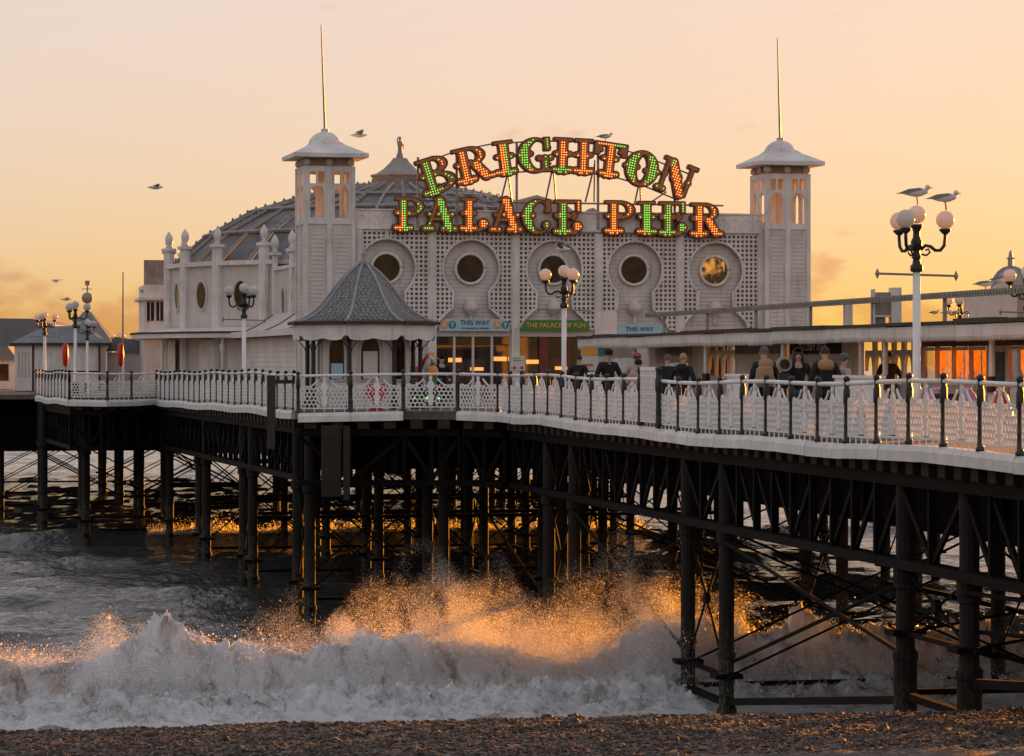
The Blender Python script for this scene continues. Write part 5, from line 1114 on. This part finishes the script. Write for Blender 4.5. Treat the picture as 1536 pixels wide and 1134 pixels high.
# rails and boxes on the roof
t = thing('roof_cable_tray', 'ribbed tray on short legs running along the arcade roof, catching the sun', 'cable tray', pier(25.2, 0, ZD), PA)
zr = zat(455, on_v(1300, 25.2))-ZD; ua_, ub_ = 34, 100
obj('tray', MB().box(-.09, .09, ua_, ub_, zr, zr+.11), 'steel', t)
rm = MB()
for k in range(int((ub_-ua_)/.20)): rm.box(-.12, .12, ua_+k*.20, ua_+k*.20+.09, zr+.04, zr+.15)
o = obj('tray_ribs', rm, 'steel', t); o['kind'] = 'stuff'
for k in range(12): obj('leg', MB().box(-.04, .04, ua_+2+k*5.6, ua_+2.09+k*5.6, ZT+.05, zr), 'steel', t)
def roof_box(x0, x1, y0, y1, v, label, name, m_='white'):
    D = on_v((x0+x1)/2, v); k = F/D; w_ = (x1-x0)/k; z1 = zat(y0, D); z0 = ZT+ZD+.09
    t = thing(name, label, 'roof unit', (*W((x0+x1)/2, D), z0)); h = z1-z0
    obj('side_cheek', MB().box(-w_/2, -w_/2+.05, -.3, .3, 0, h), m_, t); obj('side_cheek', MB().box(w_/2-.27, w_/2, -.32, .3, 0, h+.04), m_, t)
    obj('louvre', MB().box(-w_/2+.05, w_/2-.27, -.15, .25, h*.33, h*.92), 'rusty_sheet', t); obj('shelf', MB().box(-w_/2+.05, w_/2-.27, -.28, .28, h*.27, h*.32), m_, t); obj('stem', MB().box(-w_/2+.06, -w_/2+.35, -.1, .1, 0, h*.27), 'steel', t)
roof_box(1308, 1350, 434, 476, 25.6, 'open-fronted white ventilator standing on the arcade roof', 'roof_ventilator')
for xa, xb, ya, v, lab in ((1266, 1278, 456, 25.5, 'small white box on legs on the arcade roof'), (895, 925, 468, 24.5, 'square white chimney box at the seaward end of the arcade roof')):
    D = on_v(xa, v); k = F/D; h = zat(ya, D)-(ZT+ZD+.09); t = thing('roof_box', lab, 'roof unit', (*W((xa+xb)/2, D), ZT+ZD+.09)); obj('body', MB().box(-(xb-xa)/k/2, (xb-xa)/k/2, -.2, .2, .05, h), 'white', t); obj('foot', MB().box(-(xb-xa)/k/2+.03, (xb-xa)/k/2-.03, -.15, .15, 0, .05), 'steel', t)
# little domed cupola and parapet block beyond the roof
cup = thing('domed_cupola', 'small grey ribbed cupola with pinnacle beyond the arcade roof', 'cupola', (*W(1516, 100), ZD)); zz = zat(432, 100)-ZD
obj('drum', MB().lathe([(.62, 0), (.62, zz-.25), (.70, zz-.2), (.70, zz)], n=14), 'rusty_sheet', cup); obj('dome', MB().lathe([(.66*math.cos(a), .72*math.sin(a)) for a in np.linspace(0, 1.45, 9)], (0, 0, zz), 14), 'lead', cup, True)
obj('pinnacle', MB().lathe([(.10, 0), (.10, .3), (.16, .33), (.08, .38), (.06, .52), (.01, .62)], (0, 0, zz+.68), 8), 'lead', cup)
for i in range(7): obj('rib', MB().tube([(.68*math.cos(a)*math.cos(R(51*i)), .68*math.cos(a)*math.sin(R(51*i)), zz+.74*math.sin(a)) for a in np.linspace(0, 1.45, 6)], .03, 4), 'dome_rib', cup)
pb = thing('parapet_block', 'pale scalloped parapet block with gulls behind the arcade roof', 'parapet', (*W(1490, 92), ZD)); zp = zat(438, 92)-ZD
obj('block', MB().box(-.75, .75, 0, 1.2, 0, zp), 'cream', pb); obj('crest', MB().prism([(-.2, 0), (.75, 0), (.75, .12), (.5, .2), (.3, .3), (.1, .22)], 0, .3), 'cream', pb, loc=(0, 0, zp))
# ---- benches and service counters behind the rail
for i, (x, D, lab) in enumerate(((905, 82, 'white plank bench back beside the man in the cap'), (1120, 68.5, 'white bench back behind the tan-jacketed man'), (1290, 60.5, 'white bench back in front of the arched screen'))):
    t = thing('bench', lab, 'bench', (*W(x, D), ZD), PA+math.pi/2)
    obj('backrest', MB().box(-1.5, 1.5, 0, .06, .45, 1.18), 'rail_white', t); obj('top_rail', MB().box(-1.55, 1.55, -.04, .1, 1.18, 1.24), 'rail_white', t); obj('seat', MB().box(-1.5, 1.5, -.45, 0, .40, .46), 'rail_white', t)
    for k in (-1.3, 0, 1.3): obj('leg', MB().box(k-.04, k+.04, -.42, .04, 0, .40), 'iron_black', t)

# ================================================================== small hipped pavilion and far things at the seaward end
pv = thing('hipped_pavilion', 'small white boarded pavilion with grey hipped roof near the corner bay', 'pavilion', (*W(95, 165), ZD), R(8)); k = F/165
xl, xr = (22-95)/k, (158-95)/k; zr_ = zat(518, 165)-ZD
corp = [(xl, .8), (xl+1.0, 0), (xr-.3, 0), (xr, .6), (xr, 5), (xl, 5)]
obj('wall', MB().slab(corp, 0, zr_), 'white', pv); ev_ = [(xl-.25, .7), (xl+.9, -.3), (xr-.1, -.3), (xr+.3, .5), (xr+.3, 5.3), (xl-.3, 5.3)]
obj('eave', MB().slab(ev_, zr_, zr_+.14), 'roof_felt', pv); ap = [(-.9, 2.4), (.9, 2.4)]; ztp = zat(488, 165)-ZD
obj('roof', MB().add([(x, y, zr_+.14) for x, y in ev_]+[(-1.0, 2.4, ztp), (1.2, 2.4, ztp)], [(0,1,6), (1,2,7,6), (2,3,7), (3,4,7), (4,5,6,7), (5,0,6)]), 'roof_grey', pv)
for kx in (xl+1.05, xr-.35): obj('drainpipe', MB().cyl((kx, -.06, 0), (kx, -.06, zr_), .06, n=6), 'roof_felt', pv)
for kk_ in range(4): obj('louvre_slat', MB().box(xl+.15+kk_*.2, xl+.25+kk_*.2, .55-kk_*.16, .62-kk_*.16, .8, 2.2), 'cream', pv)
obj('wall_band', MB().box(xl+1.1, xr-.4, -.03, 0, 1.05, 1.12), 'roof_felt', pv)
rd = thing('ride_roof', 'grey conical roof with globe and weather vane behind the hipped pavilion', 'roof', (*W(131, 190), ZD)); k = F/190
zb_ = zat(520, 190)-ZD; za_ = zat(470, 190)-ZD
obj('cone_roof', MB().lathe([(70/k*.75, 0), (40/k*.7, (za_-zb_)*.55), (8/k, za_-zb_), (6/k, za_-zb_+.1)], (0, 0, zb_), 12), 'roof_grey', rd); obj('drum_wall', MB().lathe([(2.0, 0), (2.0, zb_)], n=12), 'white', rd)
obj('globe', MB().ball((0, 0, zat(447, 190)-ZD), 8.5/k, 14, 10), 'rusty_sheet', rd, True); obj('globe_stem', MB().cyl((0, 0, za_), (0, 0, zat(427, 190)-ZD), .05, n=6), 'steel', rd)
obj('vane', MB().box(-.35, .35, -.02, .02, zat(434, 190)-ZD, zat(434, 190)-ZD+.05).box(-.15, .18, -.02, .02, zat(428, 190)-ZD, zat(421, 190)-ZD), 'steel', rd)
bh = thing('great_shed', 'broad grey roofed shed far behind the hipped pavilion', 'building', (*W(20, 230), 0)); k = F/230
obj('roof', MB().prism([(-60/k, zat(520, 230)), (62/k, zat(520, 230)), (60/k, zat(487, 230)), (28/k, zat(478, 230)), (-60/k, zat(477, 230))], 0, 12), 'roof_grey', bh); obj('wall', MB().box(-60/k, 60/k, .2, 12, 0, zat(520, 230)), 'cream', bh)
lw = thing('low_kiosk', 'low white kiosk with shallow grey roof at the edge of the far deck', 'kiosk', (*W(8, 176), ZD)); k = F/176
obj('wall', MB().box(-2.5, .6, 0, 3, 0, zat(540, 176)-ZD), 'white', lw); obj('roof', MB().prism([(-2.7, zat(540, 176)-ZD), (.8, zat(540, 176)-ZD), (.2, zat(522, 176)-ZD+.1), (-2.7, zat(528, 176)-ZD)], -.3, 3.2), 'roof_grey', lw)
for kx in (-2.0, -1.2, -.4): obj('glazed_bay', MB().box(kx, kx+.6, -.03, 0, .5, 1.5), 'glass_dark', lw)
for x, D, xa, lab in ((172, 168, 215, 'long grey lean-to roof behind the thin mast'), ):
    t = thing('lean_to', lab, 'roof', (*W(x, D), ZD)); k = F/D; obj('roof', MB().prism([(-14/k, zat(527, D)-ZD), (44/k, zat(530, D)-ZD), (44/k, zat(512, D)-ZD), (0, zat(505, D)-ZD)], 0, 4), 'roof_grey', t); obj('wall', MB().box(-12/k, 44/k, .2, 4, 0, zat(528, D)-ZD), 'cream', t)
ms_ = thing('mast', 'tall thin bare mast between the pavilion and the domed hall', 'mast', (*W(184, 160), ZD)); obj('lower_mast', MB().cyl((0, 0, 0), (0, 0, 2.0), .10, n=7), 'rail_white', ms_); obj('upper_mast', MB().cyl((0, 0, 2.0), (.02, 0, zat(408, 160)-ZD), .055, .03, 7), 'steel', ms_)
for x, D, lab in ((98, 150, 'red lifebuoy case on its post before the hipped pavilion wall'), (181, 152, 'red lifebuoy case beside the thin mast, its edge lit by the sun')):
    t = thing('lifebuoy_case', lab, 'lifebuoy', (*W(x, D), ZD)); k = F/D; z0, z1 = zat(550, D)-ZD, zat(514, D)-ZD
    obj('case', MB().lathe([(.02, z0), (.12, z0+.08), (.17, (z0+z1)/2), (.14, z1-.12), (.02, z1)], n=10), 'red', t, True); obj('stand', MB().cyl((0, .1, 0), (0, .1, z1-.2), .04, n=6), 'steel', t)

# ================================================================== things on the deck near the slate-roofed kiosk
def quick(name, lab, cat, loc, parts, rz=0):
    t = thing(name, lab, cat, loc, rz)
    for nm, mb, mm, sm in parts: obj(nm, mb, mm, t, sm)
    return t
X, D = W(565, 93.0); quick('heart_sign', 'red heart-shaped board behind the lattice beside the slate-roofed kiosk', 'board', (X, D, ZD), [('heart', MB().prism([(0, .12), (.22, .34), (.36, .56), (.36, .74), (.26, .84), (.12, .84), (0, .72), (-.12, .84), (-.26, .84), (-.36, .74), (-.36, .56), (-.22, .34)], 0, .05), 'red', False), ('foot', MB().box(-.2, .2, -.1, .15, 0, .12), 'red', False)])
X, D = W(640, 97); quick('prize_cart', 'dark toy cart twinkling with teal lights behind the lattice railing', 'cart', (X, D, ZD), [('body', MB().box(-.5, .5, 0, .5, .15, .62), 'interior', False), ('wheel', MB().cyl((-.3, -.03, .15), (-.3, .03, .15), .15, n=10), 'iron_black', False), ('wheel', MB().cyl((.3, -.03, .15), (.3, .03, .15), .15, n=10), 'iron_black', False), ('canopy', MB().box(-.5, .5, -.02, .5, .95, 1.0), 'sign_teal', False), ('canopy_post', MB().box(-.48, -.44, .2, .24, .6, .95), 'steel', False), ('canopy_post', MB().box(.44, .48, .2, .24, .6, .95), 'steel', False)]
    +[('lamp', MB().ball((-.4+k*.2, -.04, .35+.5*(k % 2)), .035, 6, 4), 'teal_light' if k % 2 else 'bulb_green', False) for k in range(5)])
X, D = W(622, 99.5); quick('fairground_horse', 'painted white fairground horse with red trappings beside the doors', 'figure', (X, D, ZD), [('body', MB().lathe([(.05, -.42), (.2, -.3), (.24, 0), (.2, .28), (.06, .42)], n=10), 'gull_white', True)], 0)
hz = bpy.context.scene.objects[[o.name for o in bpy.context.scene.objects if o.name.startswith('fairground_horse')][0]]
for ch in hz.children: ch.rotation_euler = (0, R(90), 0); ch.location = (0, 0, 1.15)
for x in (-.28, -.2, .2, .28): obj('leg', MB().tube([(x, (.08 if x in (-.28, .2) else -.08), 1.0), (x+.04, 0, .6), (x, 0, .12)], .06, 6, .04), 'gull_white', hz, True)
obj('neck', MB().tube([(.3, 0, 1.2), (.44, 0, 1.5), (.5, 0, 1.68)], .13, 8, .09), 'gull_white', hz, True); obj('head', MB().tube([(.46, 0, 1.72), (.6, 0, 1.62), (.72, 0, 1.5)], .10, 8, .06), 'gull_white', hz, True)
obj('saddle', MB().lathe([(.27, -.14), (.28, 0), (.27, .14)], n=12), 'red', hz, True); hz.children[-1].rotation_euler = (0, R(90), 0); hz.children[-1].location = (0, 0, 1.15)
obj('mane', MB().tube([(.2, 0, 1.4), (.34, 0, 1.62), (.46, 0, 1.82)], .07, 6), 'red', hz, True); obj('pole', MB().cyl((0, 0, 0), (0, 0, 2.05), .03, n=6), 'gold', hz)
X, D = W(647, 101); quick('carved_figure', 'brown and green carved figure standing beside the fairground horse', 'figure', (X, D, ZD), [('robe', MB().lathe([(.26, 0), (.22, .5), (.18, 1.0), (.22, 1.3), (.14, 1.42)], n=10), 'green_paint', True), ('chest', MB().lathe([(.23, 1.0), (.25, 1.25), (.16, 1.42)], n=10), 'sign_orange', True), ('head', MB().ball((0, 0, 1.58), .16, 10, 8), 'cloth_tan', True), ('hat', MB().lathe([(.24, 1.66), (.22, 1.70), (.16, 1.72), (.14, 1.86), (.02, 1.9)], n=10), 'gold', True)])
for x, D, lab, mm in ((884, 96, 'tall yellow and brown menu board at the end of the arcade', 'paper'), (905, 100, 'white printed notice board by the arcade end wall', 'paper')):
    X, Y = W(x, D); t = thing('menu_board', lab, 'board', (X, Y, ZD)); obj('panel', MB().box(-.28, .28, 0, .05, .55, 2.05), mm, t); obj('heading', MB().box(-.28, .28, -.012, -.002, 1.75, 2.05), 'gold' if x == 884 else 'sign_teal', t); obj('leg', MB().box(-.25, -.2, 0, .05, 0, .55), 'steel', t); obj('leg', MB().box(.2, .25, 0, .05, 0, .55), 'steel', t)
    for k in range(4): obj('print_line', MB().box(-.22, .18-.06*(k % 2), -.01, -.002, .75+k*.22, .83+k*.22), 'cloth_tan', t)
sv = thing('coin_telescope', 'coin telescope on a stand by the rail beside the dark-haired woman', 'telescope', (*W(1176, 64.2), ZD)); obj('stand', MB().lathe([(.18, 0), (.08, .08), (.06, .95), (.10, 1.0)], n=10), 'iron_black', sv); obj('coin_box', MB().box(-.12, .12, -.10, .10, 1.0, 1.28), 'iron_black', sv)
obj('binocular_head', MB().cyl((0, -.2, 1.47), (0, .2, 1.47), .16, n=18), 'rusty_sheet', sv); obj('lens', MB().cyl((0, -.22, 1.47), (0, -.201, 1.47), .11, n=14), 'glass_dark', sv)
for i, (x, D, mm, lab) in enumerate(((1404, 62.5, 'pink_cloth', 'pale lilac sack under the shop windows'), (1452, 61, 'pink_cloth', 'second lilac sack under the shop windows, by the dark box'), (1500, 59.5, 'red', 'red sack beside the shop door'), (1425, 62, 'interior', 'dark crate between the lilac sacks'))):
    X, Y = W(x, D); t = thing('goods_sack' if i < 3 else 'goods_crate', lab, 'sack' if i < 3 else 'crate', (X, Y, ZD))
    if i < 3: obj('bag', MB().lathe([(.22, 0), (.30, .15), (.27, .5), (.16, .85), (.06, .95), (.10, 1.02)], n=10), mm, t, True); obj('tie', MB().lathe([(.075, .92), (.085, .95), (.075, .98)], n=8), 'paper', t)
    else: obj('box', MB().box(-.3, .3, -.2, .2, 0, .85), mm, t); obj('label_strip', MB().box(-.2, .2, -.21, -.201, .6, .68), 'paper', t)

# ================================================================== people
def skin_mesh(name, chains, radii, parent, m_, sub=2):
    """one continuous surface grown round connected joints; chains index into the joint list"""
    pts, edges = chains; me = bpy.data.meshes.new(name); me.from_pydata([tuple(p) for p in pts], edges, [])
    o = bpy.data.objects.new(name, me); link(o, parent); me.materials.append(MATS[m_])
    md = o.modifiers.new('skin', 'SKIN'); md.use_smooth_shade = True
    for i, r in enumerate(radii):
        sv = me.skin_vertices[0].data[i]; sv.radius = r if isinstance(r, tuple) else (r, r); sv.use_root = i == 0
    sd_ = o.modifiers.new('smooth', 'SUBSURF'); sd_.levels = sub; sd_.render_levels = sub
    return o
def person(loc, face, height, label, coat, legs, hair, hat=None, long_hair=False, hood=None, arms='rail', lean=0.0, scarf=None):
    """face = heading angle (0 looks towards the camera, pi away)"""
    s = height/1.78; t = thing('person', label, 'person', loc, face, 'people leaning and walking by the rail'); t.scale = (s,)*3
    V_ = Vector; lz = lean
    hand = {'rail': (.30, -.36, 1.12), 'down': (.33, -.02, .78), 'pocket': (.24, -.16, .93)}[arms]; elb = {'rail': (.33, -.05, 1.10), 'down': (.31, .02, 1.08), 'pocket': (.36, .06, 1.12)}[arms]
    J = [(0, .02, .95), (0, .02, 1.18), (0, -.02-lz*.5, 1.40), (0, -.03-lz, 1.50), (0, -.05-lz, 1.58), (0, -.06-lz, 1.68)]; Rr = [(.15, .11), (.15, .11), (.14, .10), .055, .075, .088]
    Ed = [(0,1),(1,2),(2,3),(3,4),(4,5)]
    for sx in (-1, 1):
        n = len(J); J += [(sx*.19, -.02-lz*.5, 1.41), (sx*elb[0], elb[1], elb[2]), (sx*hand[0], hand[1], hand[2])]; Rr += [.062, .048, .034]; Ed += [(2,n),(n,n+1),(n+1,n+2)]
        hx, hy, hz_ = sx*hand[0], hand[1], hand[2]; p = len(J); J += [(hx, hy-.05, hz_-.01)]; Rr += [.030]; Ed += [(n+2, p)]        # palm, four fingers and a thumb
        for f, (fx, ln_) in enumerate(((-.030, .060), (-.010, .075), (.010, .070), (.030, .055))):
            q = len(J); J += [(hx+fx, hy-.05-ln_*.6, hz_-.005), (hx+fx, hy-.05-ln_, hz_-.035)]; Rr += [.009, .008]; Ed += [(p, q), (q, q+1)]
        q = len(J); J += [(hx-sx*.045, hy-.045, hz_-.01)]; Rr += [.010]; Ed += [(n+2, q)]
        n = len(J); J += [(sx*.095, .02, .90), (sx*.10, .0, .50), (sx*.10, .04, .09), (sx*.11, -.12, .045)]; Rr += [.085, .058, .042, .04]; Ed += [(0,n),(n,n+1),(n+1,n+2),(n+2,n+3)]
    body = skin_mesh('body', (J, Ed), Rr, t, 'skin')
    hc = V_(J[5])
    obj('nose', MB().add([(0, -.118, .0), (-.018, -.085, -.025), (.018, -.085, -.025), (0, -.085, .035)], [(0,1,3), (0,3,2), (0,2,1)]), 'skin', body, True, loc=tuple(hc+V_((0, 0, -.03))))
    for sx in (-1, 1):
        obj('eye', MB().ball((sx*.033, -.082, .0), .012, 6, 5), 'hair_dark', body, loc=tuple(hc)); obj('ear', MB().ball((sx*.088, .0, -.02), .024, 6, 5), 'skin', body, loc=tuple(hc))
    obj('mouth', MB().box(-.024, .024, -.092, -.085, -.078, -.071), 'cloth_rust', body, loc=tuple(hc))
    # coat
    C = [(0, .02, .80), (0, .03, 1.02), (0, .01-lz*.3, 1.25), (0, -.02-lz*.5, 1.42), (0, -.025-lz*.8, 1.49)]; CR = [(.20, .15), (.185, .145), (.195, .145), (.16, .115), (.085, .08)]; CE = [(0,1),(1,2),(2,3),(3,4)]
    for sx in (-1, 1):
        n = len(C); w_ = V_((sx*hand[0], hand[1], hand[2])); e_ = V_((sx*(elb[0]+.01), elb[1], elb[2])); C += [(sx*.20, -.02-lz*.5, 1.41), tuple(e_), tuple(e_.lerp(w_, .92))]; CR += [.088, .070, .052]; CE += [(3,n),(n,n+1),(n+1,n+2)]
    ct = skin_mesh('coat', (C, CE), CR, t, coat)
    T_ = [(0, .02, .93)]; TR = [(.155, .12)]; TE = []
    for sx in (-1, 1): n = len(T_); T_ += [(sx*.095, .02, .84), (sx*.10, .0, .48), (sx*.10, .04, .10)]; TR += [.098, .074, .062]; TE += [(0,n),(n,n+1),(n+1,n+2)]
    skin_mesh('trousers', (T_, TE), TR, t, legs)
    for sx in (-1, 1): obj('shoe', MB().lathe([(.055, 0), (.06, .03), (.05, .08), (.03, .10)], n=10, sy=2.1), 'iron_black', t, True, loc=(sx*.105, -.05, 0))
    # hair: cap over the back and top of the head
    cap = MB(); rows_ = 9; cols = 14; Vv = []
    for i in range(rows_):
        for j in range(cols):
            a = 2*math.pi*j/cols; low = .55 if math.sin(a) < -.3 else (1.75 if not long_hair else 1.9); ph = low*i/(rows_-1); r_ = .112+.006*math.sin(5*a+3*i)
            Vv.append((r_*.93*math.sin(ph)*math.cos(a), .012+r_*1.06*math.sin(ph)*math.sin(a), .012+r_*1.12*math.cos(ph)))
    cap.add(Vv, [(i*cols+j, i*cols+(j+1) % cols, (i+1)*cols+(j+1) % cols, (i+1)*cols+j) for i in range(rows_-1) for j in range(cols)])
    obj('hair', cap, hair, t, True, loc=tuple(hc))
    if long_hair: obj('long_hair', MB().tube([hc+V_((0, .05, .05)), hc+V_((0, .09, -.12)), hc+V_((0, .10, -.30)), hc+V_((0, .08, -.46))], .115, 10, .07).tube([hc+V_((.08, .0, .02)), hc+V_((.105, -.01, -.15)), hc+V_((.11, -.04, -.38))], .045, 7, .03).tube([hc+V_((-.08, .0, .02)), hc+V_((-.105, -.01, -.15)), hc+V_((-.11, -.04, -.38))], .045, 7, .03), hair, t, True)
    if hat:
        kind, hm = hat
        if kind == 'cap': obj('cap', MB().lathe([(.118, .035), (.122, .07), (.11, .115), (.06, .14), (.01, .145)], tuple(hc), 14).slab([(hc.x-.08, hc.y-.09), (hc.x+.08, hc.y-.09), (hc.x+.06, hc.y-.19), (hc.x-.06, hc.y-.19)], hc.z+.04, hc.z+.055), hm, t, True); obj('sunglasses', MB().box(hc.x-.085, hc.x+.085, hc.y-.112, hc.y-.095, hc.z-.018, hc.z+.022), 'iron_black', t)
        else: obj('knitted_hat', MB().lathe([(.118, .02), (.125, .05), (.118, .09), (.09, .135), (.03, .16), (.005, .165)], tuple(hc), 14), hm, t, True)
    if hood: obj('hood', MB().lathe([(.13, -.14), (.185, -.08), (.175, .0), (.135, .06), (.09, .09)], (0, .055-lz*.5, 1.45), 14, sy=.85), hood, t, True)
    if scarf: obj('scarf', MB().lathe([(.10, -.05), (.125, -.01), (.12, .04), (.09, .07)], (0, -.03-lz, 1.51), 12), scarf, t, True)
    return t
def pl(x, D): return (*W(x, D), ZD)
person(pl(912, 80), R(15), 1.84, 'person in black jacket, flat cap and sunglasses standing at the railing', 'cloth_black', 'cloth_black', 'hair_grey', ('cap', 'cloth_black'), arms='rail')
person(pl(956, 80.5), R(-10), 1.74, 'person in pale coat and rust knitted hat behind the smaller figure', 'cloth_beige', 'cloth_black', 'hair_dark', ('knit', 'cloth_rust'), arms='pocket')
person(pl(958, 77.5), R(-15), 1.56, 'shorter person in pale coat and dark knitted hat at the railing', 'cloth_beige', 'cloth_black', 'hair_dark', ('knit', 'cloth_black'), arms='rail', scarf='cloth_beige')
person(pl(1001, 76), R(170), 1.70, 'grey-haired person in dark coat seen from behind by the tall panel', 'cloth_black', 'cloth_black', 'hair_grey', arms='pocket')
person(pl(1024, 74), R(150), 1.72, 'blond-haired person in long dark coat seen from behind', 'cloth_black', 'cloth_black', 'hair_blond', arms='pocket', hood='cloth_black')
person(pl(1147, 66.3), R(195), 1.84, 'grey-haired person in black jacket with tan hood and panel, back turned', 'cloth_black', 'cloth_black', 'hair_grey', arms='down', hood='cloth_tan')
bpk = thing('backpack', 'tan quilted backpack on the back of the grey-haired person', 'backpack', (*W(1147, 66.05), ZD+.95)); obj('bag', MB().lathe([(.15, 0), (.2, .05), (.21, .25), (.19, .42), (.12, .48)], n=12, sy=.5), 'cloth_tan', bpk, True); obj('pocket', MB().lathe([(.10, 0), (.13, .05), (.12, .18), (.06, .22)], (0, -.06, .04), 10, sy=.5), 'cloth_tan', bpk, True)
person(pl(1196, 64.6), R(10), 1.80, 'person with long dark hair in black coat facing the beach', 'cloth_black', 'cloth_blue', 'hair_dark', long_hair=True, arms='pocket')
person(pl(1238, 63.2), R(185), 1.82, 'broad person in black coat with brown hood, back turned', 'cloth_black', 'cloth_black', 'hair_dark', arms='down', hood='cloth_tan')
person(pl(1263, 63.4), R(120), 1.66, 'person in pale beige coat and grey woolly hat turned aside', 'cloth_beige', 'cloth_black', 'hair_grey', ('knit', 'hair_grey'), arms='pocket')
person(pl(868, 93), R(160), 1.74, 'dark-clad person standing near the menu board', 'cloth_black', 'cloth_black', 'hair_dark', arms='pocket')
person(pl(1333, 78), R(200), 1.78, 'silhouetted person beyond the arched screen', 'cloth_black', 'cloth_black', 'hair_dark', arms='pocket')
person(pl(662, 104), R(20), 1.76, 'dark-coated person by the glass doors beside the carved figure', 'cloth_black', 'cloth_black', 'hair_dark', arms='pocket')

# ================================================================== gulls
def gull(loc, rz, size, label, fly=False, wing=0.0):
    t = thing('gull', label, 'gull', loc, rz, 'gulls'); t.scale = (size,)*3
    prof_ = [(.004, -.36), (.03, -.30), (.075, -.15), (.10, .0), (.095, .10), (.06, .19), (.048, .23)]
    me_ = MB(); n = 10; zo = 0 if fly else .26
    for r_, x in prof_:
        for i in range(n): a = 2*math.pi*i/n; me_.v.append((x, r_*.9*math.cos(a), zo+r_*math.sin(a)+(.10*max(0, x) if not fly else 0)))
    me_.f += [(k*n+i, k*n+(i+1) % n, (k+1)*n+(i+1) % n, (k+1)*n+i) for k in range(len(prof_)-1) for i in range(n)]+[tuple(range(n)), tuple(range((len(prof_)-1)*n, len(prof_)*n))]
    obj('body', me_, 'gull_white', t, True); hx, hz_ = (.26, zo+.02) if fly else (.235, zo+.11)
    h = obj('head', MB().ball((hx, 0, hz_), .058, 10, 7), 'gull_white', t, True); obj('beak', MB().cyl((hx+.05, 0, hz_-.005), (hx+.12, 0, hz_-.02), .016, .004, 6), 'gold', h)
    if not fly:
        for sy in (-1, 1):
            obj('wing', MB().add([(.12, sy*.085, zo+.06), (.02, sy*.108, zo+.05), (-.20, sy*.075, zo-.02), (-.44, sy*.02, zo-.03), (-.18, sy*.05, zo+.075), (.05, sy*.07, zo+.10)], [(0,1,5), (1,2,4,5), (2,3,4)]), 'gull_grey', t); obj('leg', MB().cyl((.02, sy*.035, 0), (.0, sy*.035, zo-.06), .010, n=5), 'gold', t)
        obj('tail', MB().add([(-.28, -.03, zo), (-.28, .03, zo), (-.46, .035, zo-.02), (-.46, -.035, zo-.02)], [(0,1,2,3)]), 'gull_white', t)
    else:
        for sy in (-1, 1):
            obj('wing', MB().add([(.13, sy*.06, .03), (.16, sy*.32, .10+wing), (.02, sy*.72, .04+wing*.6), (-.03, sy*.70, .035+wing*.6), (.02, sy*.32, .09+wing), (-.08, sy*.06, .02), (.13, sy*.06, .02), (.02, sy*.32, .075+wing)], [(0,1,4,5), (1,2,3,4), (6,5,4,7)]), 'gull_grey', t)
        obj('tail', MB().add([(-.28, -.03, 0), (-.28, .03, 0), (-.44, .07, 0), (-.44, -.07, 0)], [(0,1,2,3)]), 'gull_white', t)
DL = 61.5
hL = (zat(307, DL)-ZD)/4.67; lx, ly = W(1375, DL)
# the two perched on the tall lamp stand on its globes
gull((lx, ly, ZD+hL*4.67), 0, .98, 'gull perched on the top globe of the tall lamp post')
a_ = 0.0; gull((lx+hL*.58*math.cos(a_), ly+hL*.58*math.sin(a_), ZD+hL*4.56), R(8), .98, 'pale gull perched on the side globe of the tall lamp post')
p_ = fw(pf(908, -.25), -.25, 0); gull((p_[0], p_[1], zat(214, p_[1])), R(5), 1.0, 'gull standing on top of the roof sign letters')
gull((*W(1478, 92.3), zat(438, 92.3)), 0, 1.0, 'gull resting on the left of the scalloped parapet block'); gull((*W(1502, 92.3), zat(431, 92.3)), R(15), 1.0, 'gull resting beside the pinnacle on the scalloped parapet block')
for x, y, D, rz, wg, lab in ((233, 281, 130, 20, .05, 'gull gliding in the open sky left of the dome'), (538, 203, 120, 15, .12, 'gull flying just above the tower roof with the flagpole'), (845, 374, 112, 150, .16, 'gull flying across the round window over the green board'), (84, 421, 170, 60, -.03, 'tiny dark gull below the cloud bank'), (99, 449, 180, 10, .02, 'tiny gull flying beside the weather-vane globe')):
    gull((*W(x, D), zat(y, D)), R(rz), 1.0, lab, True, wg)
for x in (1434, 1452, 1420, 1402): gull((*W(x, 75), zat(474, 75)-.02), R(random.uniform(-40, 40)), .42, 'small bird perched on the arcade roof edge')
